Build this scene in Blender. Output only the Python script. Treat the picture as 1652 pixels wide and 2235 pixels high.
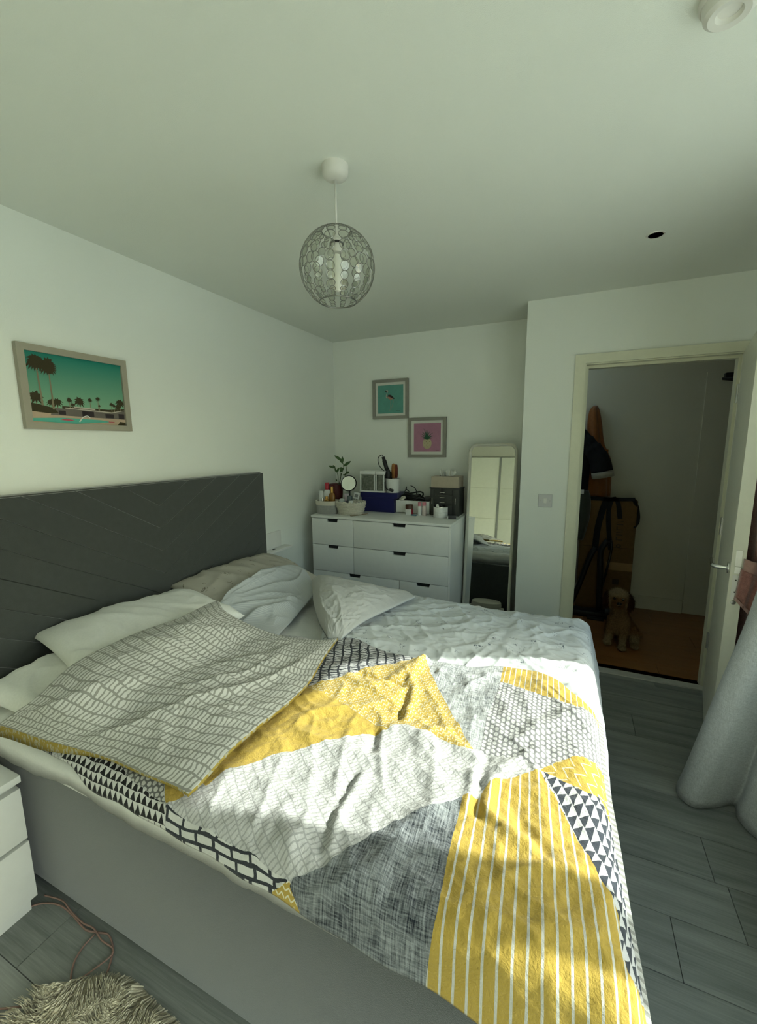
import bpy, bmesh, math, random
import numpy as np
from mathutils import Vector, Matrix
random.seed(7); RNG = np.random.default_rng(11)
scn = bpy.context.scene
for _o in list(bpy.data.objects): bpy.data.objects.remove(_o)
COL = scn.collection

# ------------------------------------------------------------------ camera
IW, IH, FPX = 1652.0, 2235.0, 924.74
CAM = np.array([1.97289, -3.40564, 1.51401])
YAW, PITCH, ROLL = math.radians(24.4313), math.radians(-9.0882), math.radians(-0.5295)
_f = np.array([-math.sin(YAW)*math.cos(PITCH), math.cos(YAW)*math.cos(PITCH), math.sin(PITCH)])
_r = np.array([math.cos(YAW), math.sin(YAW), 0.0]); _u = np.cross(_r, _f)
CR = math.cos(ROLL)*_r + math.sin(ROLL)*_u; CU = -math.sin(ROLL)*_r + math.cos(ROLL)*_u; CF = _f
cam = bpy.data.cameras.new('camera'); camo = bpy.data.objects.new('camera', cam); COL.objects.link(camo)
cam.sensor_fit = 'VERTICAL'; cam.sensor_height = 24.0; cam.lens = FPX/IH*24.0; cam.clip_start = 0.02
camo.matrix_world = Matrix(((CR[0], CU[0], -CF[0], CAM[0]), (CR[1], CU[1], -CF[1], CAM[1]), (CR[2], CU[2], -CF[2], CAM[2]), (0, 0, 0, 1)))
scn.camera = camo
# ------------------------------------------------------------------ light
vs = scn.view_settings
vs.view_transform = 'Standard'; vs.look = 'None'; vs.gamma = 1.0; vs.use_curve_mapping = False
vs.exposure = EXPO = 0.70
SUN_DIR = Vector((-1.0, -0.22, -0.744)).normalized()
wd = bpy.data.worlds.new('sky'); scn.world = wd; wd.use_nodes = True
nt = wd.node_tree; nt.nodes.clear()
sky = nt.nodes.new('ShaderNodeTexSky'); sky.sky_type = 'NISHITA'; sky.sun_disc = False
sky.sun_elevation = math.radians(36); sky.sun_rotation = math.radians(78); sky.air_density = 1.0; sky.dust_density = 2.5
tint = nt.nodes.new('ShaderNodeMix'); tint.data_type = 'RGBA'; tint.blend_type = 'MULTIPLY'; tint.inputs[0].default_value = 1.0
tint.inputs[7].default_value = (0.93, 1.06, 0.95, 1)
bg = nt.nodes.new('ShaderNodeBackground'); bg.inputs[1].default_value = SKY = 0.36
wo = nt.nodes.new('ShaderNodeOutputWorld')
nt.links.new(sky.outputs[0], tint.inputs[6]); nt.links.new(tint.outputs[2], bg.inputs[0]); nt.links.new(bg.outputs[0], wo.inputs[0])
sl = bpy.data.lights.new('sun', 'SUN'); sl.energy = 5.4; sl.angle = math.radians(0.9); sl.color = (0.96, 1.0, 0.88)
so = bpy.data.objects.new('sun', sl); COL.objects.link(so); so.location = (8, 1, 6)
so.rotation_euler = SUN_DIR.to_track_quat('-Z', 'Y').to_euler()
pl = bpy.data.lights.new('window_portal', 'AREA'); pl.shape = 'RECTANGLE'; pl.size = 2.6; pl.size_y = 2.1; pl.cycles.is_portal = True
po = bpy.data.objects.new('window_portal', pl); COL.objects.link(po); po.location = (3.12, -2.6, 1.1)
po.rotation_euler = Vector((-1, 0, 0)).to_track_quat('-Z', 'Z').to_euler()

# ------------------------------------------------------------------ helpers: picking points of the real place
def ray(px, py): return (px-IW/2)/FPX*CR + (IH/2-py)/FPX*CU + CF
def P(px, py, x=None, y=None, z=None):
    d = ray(px, py)
    if x is not None: t = (x-CAM[0])/d[0]
    elif y is not None: t = (y-CAM[1])/d[1]
    else: t = (z-CAM[2])/d[2]
    return CAM + d*t
def project(p):
    d = np.asarray(p)-CAM; w = d@CF
    return np.array([IW/2+FPX*(d@CR)/w, IH/2-FPX*(d@CU)/w])

# ------------------------------------------------------------------ helpers: noise
def _hash(ix, iy, seed):
    h = (ix.astype(np.int64)*374761393 + iy.astype(np.int64)*668265263 + seed*1442695041) & 0x7fffffff
    h = ((h ^ (h >> 13))*1274126177) & 0x7fffffff
    return ((h ^ (h >> 16)) & 0xffff)/65535.0
def gn(x, y, seed=0):
    x = np.asarray(x, float); y = np.asarray(y, float)
    ix = np.floor(x); iy = np.floor(y); fx = x-ix; fy = y-iy
    ux = fx*fx*fx*(fx*(fx*6-15)+10); uy = fy*fy*fy*(fy*(fy*6-15)+10)
    def g(a, b):
        an = _hash(ix+a, iy+b, seed)*2*math.pi
        return np.cos(an)*(fx-a)+np.sin(an)*(fy-b)
    return ((g(0, 0)*(1-ux)+g(1, 0)*ux)*(1-uy)+(g(0, 1)*(1-ux)+g(1, 1)*ux)*uy)*1.5
def fbm(x, y, seed=0, o=4):
    r = 0; a = 1.0
    for i in range(o): r = r+a*gn(x*2**i, y*2**i, seed+i*7); a *= .5
    return r
def wrinkle(x, y, f, ang, an, seed):
    """folded-cloth ridges: stretched, domain-warped ridged noise, 0..1"""
    c, s = math.cos(ang), math.sin(ang)
    u = (x*c+y*s)*f; v = (-x*s+y*c)*f*an
    w = .55*gn(u*.6+3, v*.6+9, seed+50)
    n = gn(u+w, v+w*1.3, seed)
    return (1-np.minimum(1, np.abs(n)*2.2))**2

# ------------------------------------------------------------------ helpers: materials
class NT:
    def __init__(s, name):
        s.m = bpy.data.materials.new(name); s.m.use_nodes = True; s.t = s.m.node_tree; s.t.nodes.clear()
        s.out = s.t.nodes.new('ShaderNodeOutputMaterial')
        s.b = s.t.nodes.new('ShaderNodeBsdfPrincipled'); s.t.links.new(s.b.outputs[0], s.out.inputs[0])
    def new(s, k): return s.t.nodes.new(k)
    def put(s, sock, v):
        if isinstance(v, bpy.types.NodeSocket): s.t.links.new(v, sock)
        elif isinstance(v, (tuple, list)) and sock.type == 'RGBA' and len(v) == 3: sock.default_value = (*v, 1)
        else: sock.default_value = v
    def m_(s, op, a, b=0.0, c=0.0):
        n = s.new('ShaderNodeMath'); n.operation = op; s.put(n.inputs[0], a); s.put(n.inputs[1], b); s.put(n.inputs[2], c); return n.outputs[0]
    def add(s, a, b): return s.m_('ADD', a, b)
    def sub(s, a, b): return s.m_('SUBTRACT', a, b)
    def mul(s, a, b): return s.m_('MULTIPLY', a, b)
    def gt(s, a, b): return s.m_('GREATER_THAN', a, b)
    def lt(s, a, b): return s.m_('LESS_THAN', a, b)
    def fr(s, a): return s.m_('FRACT', a)
    def fl(s, a): return s.m_('FLOOR', a)
    def ab(s, a): return s.m_('ABSOLUTE', a)
    def mix(s, f, a, b):
        n = s.new('ShaderNodeMix'); n.data_type = 'RGBA'; s.put(n.inputs[0], f); s.put(n.inputs[6], a); s.put(n.inputs[7], b); return n.outputs[2]
    def attr(s, name):
        n = s.new('ShaderNodeAttribute'); n.attribute_name = name; return n
    def coord(s, which='Object'): return s.new('ShaderNodeTexCoord').outputs[which]
    def sep(s, v):
        n = s.new('ShaderNodeSeparateXYZ'); s.put(n.inputs[0], v); return n.outputs
    def comb(s, x, y, z=0.0):
        n = s.new('ShaderNodeCombineXYZ'); s.put(n.inputs[0], x); s.put(n.inputs[1], y); s.put(n.inputs[2], z); return n.outputs[0]
    def noise(s, vec, scale, detail=2.0, rough=.5):
        n = s.new('ShaderNodeTexNoise'); s.put(n.inputs['Vector'], vec); n.inputs['Scale'].default_value = scale
        n.inputs['Detail'].default_value = detail; n.inputs['Roughness'].default_value = rough; return n.outputs[0]
    def scale(s, vec, v3):
        n = s.new('ShaderNodeVectorMath'); n.operation = 'MULTIPLY'; s.put(n.inputs[0], vec); n.inputs[1].default_value = v3; return n.outputs[0]
    def ramp(s, f, a, b, lo=0., hi=1.):
        n = s.new('ShaderNodeMapRange'); s.put(n.inputs[0], f); n.inputs[1].default_value = a; n.inputs[2].default_value = b
        n.inputs[3].default_value = lo; n.inputs[4].default_value = hi; return n.outputs[0]
    def bump(s, h, dist, st=1.0):
        n = s.new('ShaderNodeBump'); n.inputs['Distance'].default_value = dist; n.inputs['Strength'].default_value = st
        s.put(n.inputs['Height'], h); s.t.links.new(n.outputs[0], s.b.inputs['Normal'])
    def base(s, c): s.put(s.b.inputs['Base Color'], c)
    def done(s, rough=.6, metal=0., spec=.5):
        s.b.inputs['Roughness'].default_value = rough; s.b.inputs['Metallic'].default_value = metal
        s.b.inputs['Specular IOR Level'].default_value = spec; return s.m
MATS = {}
def mat(name, c, rough=.6, metal=0., spec=.4, var=.06, vs_=30., bumpd=0., bumps=200.):
    """plain procedural material: base colour with a faint noise mottling and optional fine relief"""
    if name in MATS: return MATS[name]
    n = NT(name); o = n.coord('Object')
    k = n.ramp(n.noise(o, vs_, 3), .3, .7, 1-var, 1+var)
    n.base(n.mix(1.0, c, c) if var == 0 else _mulc(n, c, k))
    if bumpd: n.bump(n.noise(o, bumps, 3), bumpd)
    MATS[name] = n.done(rough, metal, spec); return MATS[name]
def _mulc(n, c, k):
    v = n.new('ShaderNodeVectorMath'); v.operation = 'SCALE'; v.inputs[0].default_value = c[:3]; n.put(v.inputs[3], k); return v.outputs[0]

# ------------------------------------------------------------------ helpers: meshes and objects
def obj(name, V, F, m, parent=None, smooth=False, mi=None, auto=None):
    me = bpy.data.meshes.new(name); me.from_pydata([tuple(map(float, v)) for v in V], [], [tuple(map(int, f)) for f in F])
    for mm in (m if isinstance(m, (list, tuple)) else [m]): me.materials.append(mm)
    if mi is not None: me.polygons.foreach_set('material_index', np.asarray(mi, dtype=np.int32))
    if smooth: me.polygons.foreach_set('use_smooth', np.ones(len(me.polygons), dtype=bool))
    me.update()
    if auto is not None:
        try: me.set_sharp_from_angle(angle=math.radians(auto))
        except Exception: pass
    o = bpy.data.objects.new(name, me); COL.objects.link(o); attach(o, parent); return o
def attach(o, parent):
    if parent is None: return
    o.parent = parent
    if parent.type == 'EMPTY': o.matrix_parent_inverse = Matrix.Translation(-Vector(parent.location))
def bobj(name, bm, m, parent=None, smooth=False, auto=None):
    bmesh.ops.recalc_face_normals(bm, faces=bm.faces)
    me = bpy.data.meshes.new(name); bm.to_mesh(me); bm.free()
    for mm in (m if isinstance(m, (list, tuple)) else [m]): me.materials.append(mm)
    if smooth: me.polygons.foreach_set('use_smooth', np.ones(len(me.polygons), dtype=bool))
    if auto is not None:
        try: me.set_sharp_from_angle(angle=math.radians(auto))
        except Exception: pass
    o = bpy.data.objects.new(name, me); COL.objects.link(o); attach(o, parent); return o
def tag(o, label, cat, group=None):
    o['label'] = label; o['category'] = cat
    if group: o['group'] = group
    return o
def thing(name, label, cat, loc, group=None):
    o = bpy.data.objects.new(name, None); o.empty_display_size = .05; COL.objects.link(o); o.location = tuple(map(float, loc)); return tag(o, label, cat, group)
def struct(o): o['kind'] = 'structure'; return o
def box(name, lo, hi, m, parent=None, bev=0., seg=2):
    bm = bmesh.new(); bmesh.ops.create_cube(bm, size=1.0)
    for v in bm.verts: v.co = Vector([(lo[i]+hi[i])/2+v.co[i]*(hi[i]-lo[i]) for i in range(3)])
    if bev: bmesh.ops.bevel(bm, geom=bm.edges[:], offset=bev, segments=seg, affect='EDGES', profile=.6)
    return bobj(name, bm, m, parent, smooth=bev > 0, auto=35 if bev else None)
def xbox(name, c, size, rot, m, parent=None, bev=0.):
    """box centred at c, rotated by an euler"""
    bm = bmesh.new(); bmesh.ops.create_cube(bm, size=1.0)
    for v in bm.verts: v.co = Vector([v.co[i]*size[i] for i in range(3)])
    if bev: bmesh.ops.bevel(bm, geom=bm.edges[:], offset=bev, segments=2, affect='EDGES', profile=.6)
    from mathutils import Euler
    bm.transform(Matrix.Translation(Vector(c)) @ Euler(rot).to_matrix().to_4x4())
    return bobj(name, bm, m, parent, smooth=bev > 0, auto=35 if bev else None)
def lathe(name, c, prof, m, parent=None, n=24, axis='z', smooth=True, auto=40, mtx=None, sx=1., sy=1.):
    V = []; F = []
    for (r, h) in prof:
        for k in range(n):
            a = 2*math.pi*k/n; V.append(Vector((r*math.cos(a)*sx, r*math.sin(a)*sy, h)))
    for i in range(len(prof)-1):
        for k in range(n):
            k2 = (k+1) % n; F.append((i*n+k, i*n+k2, (i+1)*n+k2, (i+1)*n+k))
    if prof[0][0] > 1e-6: F.append(tuple(range(n-1, -1, -1)))
    if prof[-1][0] > 1e-6: F.append(tuple((len(prof)-1)*n+k for k in range(n)))
    M_ = mtx if mtx is not None else Matrix.Identity(4)
    if axis == 'x': M_ = M_ @ Matrix.Rotation(math.pi/2, 4, 'Y')
    if axis == 'y': M_ = M_ @ Matrix.Rotation(-math.pi/2, 4, 'X')
    V = [M_ @ v + Vector(tuple(map(float, c))) for v in V]
    return obj(name, V, F, m, parent, smooth, auto=auto)
def catmull(pts, n):
    pts = np.asarray(pts, float)
    if len(pts) == 2: return pts[0]+(pts[1]-pts[0])*np.linspace(0, 1, n)[:, None]
    d = np.r_[0, np.cumsum(np.linalg.norm(np.diff(pts, axis=0), axis=1))]; d /= d[-1]
    t = np.linspace(0, 1, n); out = np.zeros((n, pts.shape[1]))
    p = np.vstack([2*pts[0]-pts[1], pts, 2*pts[-1]-pts[-2]]); k = np.r_[d[0]-(d[1]-d[0]), d, d[-1]+(d[-1]-d[-2])]
    for i, tt in enumerate(t):
        j = min(max(np.searchsorted(d, tt, side='right')-1, 0), len(d)-2); a = j+1
        h = k[a+1]-k[a]; q = (tt-k[a])/h
        m0 = (p[a+1]-p[a-1])/(k[a+1]-k[a-1])*h; m1 = (p[a+2]-p[a])/(k[a+2]-k[a])*h
        out[i] = (2*q**3-3*q**2+1)*p[a]+(q**3-2*q**2+q)*m0+(-2*q**3+3*q**2)*p[a+1]+(q**3-q**2)*m1
    return out
def tube(name, pts, r, m, parent=None, n=8, res=None, closed=False):
    pts = catmull(pts, res) if res else np.asarray(pts, float)
    V = []; F = []; N = len(pts); up = np.array([.13, .21, .97])
    rr = r if hasattr(r, '__len__') else [r]*N
    for i in range(N):
        a = pts[(i-1) % N] if closed else pts[max(i-1, 0)]; b = pts[(i+1) % N] if closed else pts[min(i+1, N-1)]
        t = b-a; t = t/(np.linalg.norm(t)+1e-12); s = np.cross(t, up)
        if np.linalg.norm(s) < 1e-4: s = np.cross(t, [1, 0, 0])
        s /= np.linalg.norm(s); w = np.cross(s, t)
        ri = rr[min(int(i*len(rr)/N), len(rr)-1)]
        for k in range(n):
            an = 2*math.pi*k/n; V.append(pts[i]+ri*(math.cos(an)*s+math.sin(an)*w))
    for i in range(N if closed else N-1):
        for k in range(n):
            F.append((i*n+k, i*n+(k+1) % n, ((i+1) % N)*n+(k+1) % n, ((i+1) % N)*n+k))
    if not closed: F += [tuple(range(n-1, -1, -1)), tuple((N-1)*n+k for k in range(n))]
    return obj(name, V, F, m, parent, True)
def prism(name, poly, d, m, parent=None, bev=0., smooth=False):
    """closed planar polygon (3-D points) pushed along the vector d"""
    bm = bmesh.new(); vs_ = [bm.verts.new(tuple(map(float, p))) for p in poly]; f = bm.faces.new(vs_)
    r = bmesh.ops.extrude_face_region(bm, geom=[f]); bmesh.ops.translate(bm, vec=Vector(tuple(map(float, d))), verts=[g for g in r['geom'] if isinstance(g, bmesh.types.BMVert)])
    if bev: bmesh.ops.bevel(bm, geom=bm.edges[:], offset=bev, segments=2, affect='EDGES', profile=.6)
    return bobj(name, bm, m, parent, smooth=bev > 0 or smooth, auto=35)
def copy_part(o, parent, mtx=None):
    c = o.copy(); COL.objects.link(c)
    if parent is not None: attach(c, parent)
    if mtx is not None: c.matrix_basis = mtx
    return c

# ------------------------------------------------------------------ helpers: cloth
def coons(c0, c1, d0, d1, nu, nv):
    """c0,c1 run along u (at v=0,1); d0,d1 run along v (at u=0,1)"""
    c0 = catmull(c0, nu); c1 = catmull(c1, nu); d0 = catmull(d0, nv); d1 = catmull(d1, nv)
    u = np.linspace(0, 1, nu)[None, :, None]; v = np.linspace(0, 1, nv)[:, None, None]
    S = (1-v)*c0[None]+v*c1[None]+(1-u)*d0[:, None]+u*d1[:, None]
    B = (1-u)*(1-v)*c0[0]+u*(1-v)*c0[-1]+(1-u)*v*c1[0]+u*v*c1[-1]
    return S-B
def sheet(name, X, thick, mats, parent=None, uv=None, attrs=None, side=1):
    """two-sided cloth body: top surface X (nv,nu,3), thickness below it"""
    nv, nu = X.shape[:2]; T = X.reshape(-1, 3)
    dn = np.zeros_like(T); dn[:, 2] = np.broadcast_to(np.asarray(thick, float), (nv, nu)).ravel() if np.ndim(thick) else thick
    V = np.vstack([T, T-dn]); n = nv*nu; idx = np.arange(n).reshape(nv, nu)
    q = np.stack([idx[:-1, :-1], idx[:-1, 1:], idx[1:, 1:], idx[1:, :-1]], -1).reshape(-1, 4)
    # orient up
    a = V[q[:, 1]]-V[q[:, 0]]; b = V[q[:, 3]]-V[q[:, 0]]
    if np.cross(a, b)[:, 2].sum() < 0: q = q[:, ::-1]
    F = [q, q[:, ::-1]+n]
    loop = list(idx[0, :])+list(idx[1:, -1])+list(idx[-1, -2::-1])+list(idx[-2:0, 0][::1])
    loop = list(idx[0, :-1])+list(idx[:-1, -1])+list(idx[-1, :0:-1])+list(idx[:0:-1, 0])
    L = len(loop); sd = np.array([[loop[i], loop[(i+1) % L], loop[(i+1) % L]+n, loop[i]+n] for i in range(L)])
    F = np.vstack(F+[sd]); mi = np.r_[np.zeros(len(q)), np.ones(len(q)), np.full(L, side)].astype(np.int32)
    me = bpy.data.meshes.new(name); me.from_pydata(V.tolist(), [], F.tolist())
    for mm in mats: me.materials.append(mm)
    me.polygons.foreach_set('material_index', np.minimum(mi, len(mats)-1).astype(np.int32)); me.polygons.foreach_set('use_smooth', np.ones(len(F), dtype=bool))
    if uv is not None:
        a = me.attributes.new('flat', 'FLOAT_VECTOR', 'POINT'); u3 = np.zeros((2*n, 3)); u3[:n, :2] = uv.reshape(-1, 2); u3[n:, :2] = uv.reshape(-1, 2)
        a.data.foreach_set('vector', u3.ravel())
    for k, w in (attrs or {}).items():
        a = me.attributes.new(k, 'FLOAT', 'POINT'); a.data.foreach_set('value', np.r_[w.ravel(), w.ravel()])
    me.update()
    bm = bmesh.new(); bm.from_mesh(me); bmesh.ops.recalc_face_normals(bm, faces=bm.faces); bm.to_mesh(me); bm.free()
    o = bpy.data.objects.new(name, me); COL.objects.link(o); attach(o, parent); return o
def sdf(poly, Q):
    """signed distance of points Q (n,2) to a polygon, positive inside"""
    poly = np.asarray(poly, float); d = np.full(len(Q), 1e9); ins = np.zeros(len(Q), bool); n = len(poly)
    for i in range(n):
        a, b = poly[i], poly[(i+1) % n]; e = b-a; w = Q-a
        t = np.clip((w@e)/(e@e+1e-15), 0, 1); d = np.minimum(d, np.linalg.norm(w-t[:, None]*e, axis=1))
        c = (a[1] > Q[:, 1]) != (b[1] > Q[:, 1])
        xi = a[0]+(Q[:, 1]-a[1])/(e[1] if abs(e[1]) > 1e-12 else 1e-12)*e[0]
        ins ^= c & (Q[:, 0] < xi)
    return np.where(ins, d, -d)
def seglen(poly, Q):
    d = np.full(Q.shape[:-1], 1e9); poly = np.asarray(poly, float)
    for a, b in zip(poly[:-1], poly[1:]):
        e = b-a; w = Q-a; t = np.clip((w@e)/(e@e+1e-15), 0, 1); d = np.minimum(d, np.linalg.norm(w-t[..., None]*e, axis=-1))
    return d
def solve(S, px, py, s0, t0):
    """flat cloth coordinates of the point of surface S that the photo shows at (px,py)"""
    q = np.array([s0, t0], float); tgt = np.array([px, py])
    for _ in range(25):
        r = project(S(q[0], q[1]))-tgt; h = 1e-4
        J = np.stack([(project(S(q[0]+h, q[1]))-tgt-r)/h, (project(S(q[0], q[1]+h))-tgt-r)/h], 1)
        try: st = np.linalg.solve(J+1e-6*np.eye(2), -r)
        except Exception: break
        k = np.linalg.norm(st); q = q+st*min(1, .15/(k+1e-9))
        if k < 1e-6: break
    return q

# ================================================================== materials of the room
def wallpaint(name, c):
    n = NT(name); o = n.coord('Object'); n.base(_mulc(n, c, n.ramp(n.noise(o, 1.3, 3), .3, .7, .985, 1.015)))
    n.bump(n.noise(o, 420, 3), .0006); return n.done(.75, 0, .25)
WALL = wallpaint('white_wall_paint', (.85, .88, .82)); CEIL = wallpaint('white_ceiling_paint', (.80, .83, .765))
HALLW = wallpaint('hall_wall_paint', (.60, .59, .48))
GLOSS = mat('cream_gloss_paint', (.74, .74, .58), .35, var=.02)
DOORW = mat('white_door_paint', (.80, .80, .68), .4, var=.02)
WHITE = mat('white_lacquer', (.78, .79, .76), .35, var=.015)
WPLAST = mat('white_plastic', (.80, .80, .76), .4, var=.01)
GAP = mat('dark_gap', (.012, .012, .012), .8, var=0.2)  # near-black: floor joints, and painted shade in recesses and holes
BLACK = mat('black_plastic', (.012, .012, .013), .4, var=.1)
BLKCL = mat('black_cloth', (.010, .010, .012), .9, var=.3, bumpd=.001)
CHROME = mat('chrome', (.72, .72, .70), .18, 1.0, var=.02)
STEEL = mat('brushed_steel', (.55, .55, .53), .35, 1.0, var=.05)
def glassmat(name, tint=(.97, .98, .98), rough=.02, op=.08):
    n = NT(name); n.t.nodes.remove(n.b)
    tr = n.new('ShaderNodeBsdfTransparent'); tr.inputs[0].default_value = (*tint, 1); gl = n.new('ShaderNodeBsdfGlossy'); gl.inputs['Roughness'].default_value = rough
    fr = n.new('ShaderNodeLayerWeight'); mx = n.new('ShaderNodeMixShader')
    n.t.links.new(n.add(n.mul(n.m_('POWER', fr.outputs['Facing'], 4.), .55), op), mx.inputs[0]); n.t.links.new(tr.outputs[0], mx.inputs[1]); n.t.links.new(gl.outputs[0], mx.inputs[2]); n.t.links.new(mx.outputs[0], n.out.inputs[0]); return n.m
PANE = glassmat('window_glass', op=.04); CLEAR = glassmat('clear_acrylic', (.90, .92, .90), .05, .10)
MIRROR = mat('mirror_silver', (.80, .82, .78), .015, 1.0, var=0.001)
def woodmat(name, ca, cb, rough=.45, sx=1.2, sy=14., knots=True):
    n = NT(name); g = n.coord('Generated'); o = n.coord('Object'); oi = n.new('ShaderNodeObjectInfo')
    off = n.comb(n.mul(oi.outputs['Random'], 37.), n.mul(oi.outputs['Random'], 91.), 0.)
    va = n.new('ShaderNodeVectorMath'); va.operation = 'ADD'; n.put(va.inputs[0], n.scale(o, (sx, sy, 1))); n.put(va.inputs[1], off)
    f = n.noise(va.outputs[0], 1.6, 6, .62); f2 = n.noise(n.scale(va.outputs[0], (2.2, 7, 1)), 2.2, 4, .6)
    k = n.add(n.mul(n.ramp(f, .3, .7), .65), n.mul(n.ramp(f2, .3, .72), .35))
    k = n.add(k, n.mul(n.sub(oi.outputs['Random'], .5), .22))
    n.base(n.mix(k, ca, cb)); n.bump(f2, .0006); return n.done(rough, 0, .4)
PLANK = woodmat('grey_oak_laminate', (.125, .14, .132), (.33, .35, .33), .42)
HPLANK = woodmat('orange_oak_laminate', (.20, .085, .022), (.30, .135, .042), .32, 1.0, 8.)

def boxes(name, L, m, parent=None):
    bm = bmesh.new()
    for lo, hi in L:
        r = bmesh.ops.create_cube(bm, size=1.0)
        for v in r['verts']: v.co = Vector([(lo[i]+hi[i])/2+v.co[i]*(hi[i]-lo[i]) for i in range(3)])
    return bobj(name, bm, m, parent)
H = 2.4; XD, YD = 1.664, -.401; XR = 2.95; YB = -4.55; HY = .98
# ------------------------------------------------------------------ shell
struct(boxes('wall_left', [((-.1, YB-.1, 0), (0, .1, H))], WALL))
struct(boxes('wall_back', [((0, 0, 0), (XD+.1, .1, H))], WALL))
struct(boxes('wall_door', [((XD, YD, 0), (1.985, YD+.1, H)), ((1.985, YD, 2.02), (2.835, YD+.1, H)), ((2.835, YD, 0), (XR, YD+.1, H)), ((XD, YD+.1, 0), (XD+.1, 0, H))], WALL))
WY0, WY1, WZ0, WZ1 = -1.35, -3.94, .9, 2.1
struct(boxes('wall_right', [((XR, -2.92, 0), (XR+.12, YD+.1, WZ0)), ((XR, YB-.1, 0), (XR+.12, WY1, WZ0)), ((XR, WY1, 0), (XR+.12, -2.92, .06)), ((XR, YB-.1, WZ1), (XR+.12, YD+.1, H)), ((XR, WY0, WZ0), (XR+.12, YD+.1, WZ1)), ((XR, YB-.1, WZ0), (XR+.12, WY1, WZ1))], WALL))
struct(boxes('wall_rear', [((0, YB-.1, 0), (XR, YB, H))], WALL))
struct(boxes('ceiling', [((-.1, YB-.1, H), (XR+.12, YD+.1, H+.1)), ((-.1, YD+.1, H), (XD+.1, .1, H+.1))], CEIL))
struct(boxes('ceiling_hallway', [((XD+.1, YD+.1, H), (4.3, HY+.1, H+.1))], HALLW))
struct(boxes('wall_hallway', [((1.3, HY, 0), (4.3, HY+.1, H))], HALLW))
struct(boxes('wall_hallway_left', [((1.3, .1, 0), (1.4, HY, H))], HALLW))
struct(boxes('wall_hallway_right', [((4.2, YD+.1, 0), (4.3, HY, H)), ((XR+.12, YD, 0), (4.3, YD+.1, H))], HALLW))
# ------------------------------------------------------------------ floor planks, each its own piece
fl = struct(boxes('floor', [((-.1, YB-.1, -.1), (XR+.12, .1, -.012))], GAP))
me_plank = {}
def plank(x0, x1, y0, y1, m, parent, nm='plank'):
    bm = bmesh.new(); bmesh.ops.create_cube(bm, size=1.0); g = .0012
    for v in bm.verts:
        s = 1 if v.co.z > 0 else 0
        v.co = Vector((v.co.x*(x1-x0-g*(1 if s else 0)*2), v.co.y*(y1-y0-g*(1 if s else 0)*2), v.co.z*.012))
    o = bobj(nm, bm, m); o.location = ((x0+x1)/2, (y0+y1)/2, -.006); o.parent = parent; return o
ROWW = .1885; joints = {-2: .52, -1: 1.96, 0: 1.23, 1: 2.545, 2: 2.346, 6: .567, 7: 1.72, 5: 1.1, 3: 1.62, 4: .9}
for r in range(-8, 16):
    ya = -1.603-ROWW*r; yb_ = ya-ROWW
    if ya > .35 or yb_ < YB-.2: continue
    ytop = min(ya, 0 if ya <= 0.19 else 0); xend = XR
    if ytop - yb_ < .01: continue
    x = joints.get(r, (r*.37) % 1.28); x -= 1.28*math.ceil(x/1.28)
    while x < xend:
        xa, xb = max(x, 0), min(x+1.28, XD if ytop > YD+.09 and yb_ > YD-.02 else xend)
        if xb-xa > .01: plank(xa, xb, max(yb_, YB), ytop, PLANK, fl)
        x += 1.28
hf = struct(boxes('floor_hallway', [((1.3, YD+.04, -.1), (4.3, HY+.1, -.012))], GAP))
for r in range(7):
    ya = YD+.05+r*.1955; x = -1.28+(r*.53) % 1.28+1.3
    while x < 4.2:
        xa, xb = max(x, XD+.1 if ya < .1 else 1.4), min(x+1.28, 4.2)
        if xb-xa > .01: plank(xa, xb, ya, min(ya+.1955, HY), HPLANK, hf)
        x += 1.28
struct(boxes('trim_5', [((2.02, YD-.012, 0), (2.80, YD+.05, .008))], mat('matt_aluminium_strip', (.58, .58, .54), .5, .2)))
# ------------------------------------------------------------------ door frame and doors
struct(boxes('trim_1', [((1.96, YD-.016, 0), (2.018, YD, 2.045)), ((1.985, YD, 0), (2.024, YD+.1, 2.02)), ((2.024, YD+.045, 0), (2.038, YD+.1, 1.985))], GLOSS))
struct(boxes('trim_2', [((2.018, YD-.016, 1.992), (2.802, YD, 2.045)), ((2.024, YD, 1.985), (2.796, YD+.1, 2.02)), ((2.038, YD+.045, 1.968), (2.782, YD+.1, 1.985))], GLOSS))
struct(boxes('trim_3', [((2.802, YD-.016, 0), (2.86, YD, 2.045)), ((2.796, YD, 0), (2.835, YD+.1, 2.02)), ((2.782, YD+.045, 0), (2.796, YD+.1, 1.985))], GLOSS))
sp = obj('strike_plate', [(2.0245, YD+.004, .93), (2.0245, YD+.03, .93), (2.0245, YD+.03, 1.07), (2.0245, YD+.004, 1.07), (2.026, YD+.004, .93), (2.026, YD+.03, .93), (2.026, YD+.03, 1.07), (2.026, YD+.004, 1.07)],
         [(0, 1, 2, 3), (7, 6, 5, 4), (0, 4, 5, 1), (1, 5, 6, 2), (2, 6, 7, 3), (3, 7, 4, 0)], STEEL, bpy.data.objects['trim_1'])
hx, hy = 2.783, -.415; ex, ey = 2.622, -1.182
dd = np.array([ex-hx, ey-hy, 0]); DL = np.linalg.norm(dd); dd /= DL; dnr = np.array([-dd[1], dd[0], 0]); dnr = dnr if dnr[0] > 0 else -dnr
def DP(l, t, z): return np.array([hx, hy, 0])+dd*l+dnr*t+np.array([0, 0, z])       # along leaf, through leaf, height
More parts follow.
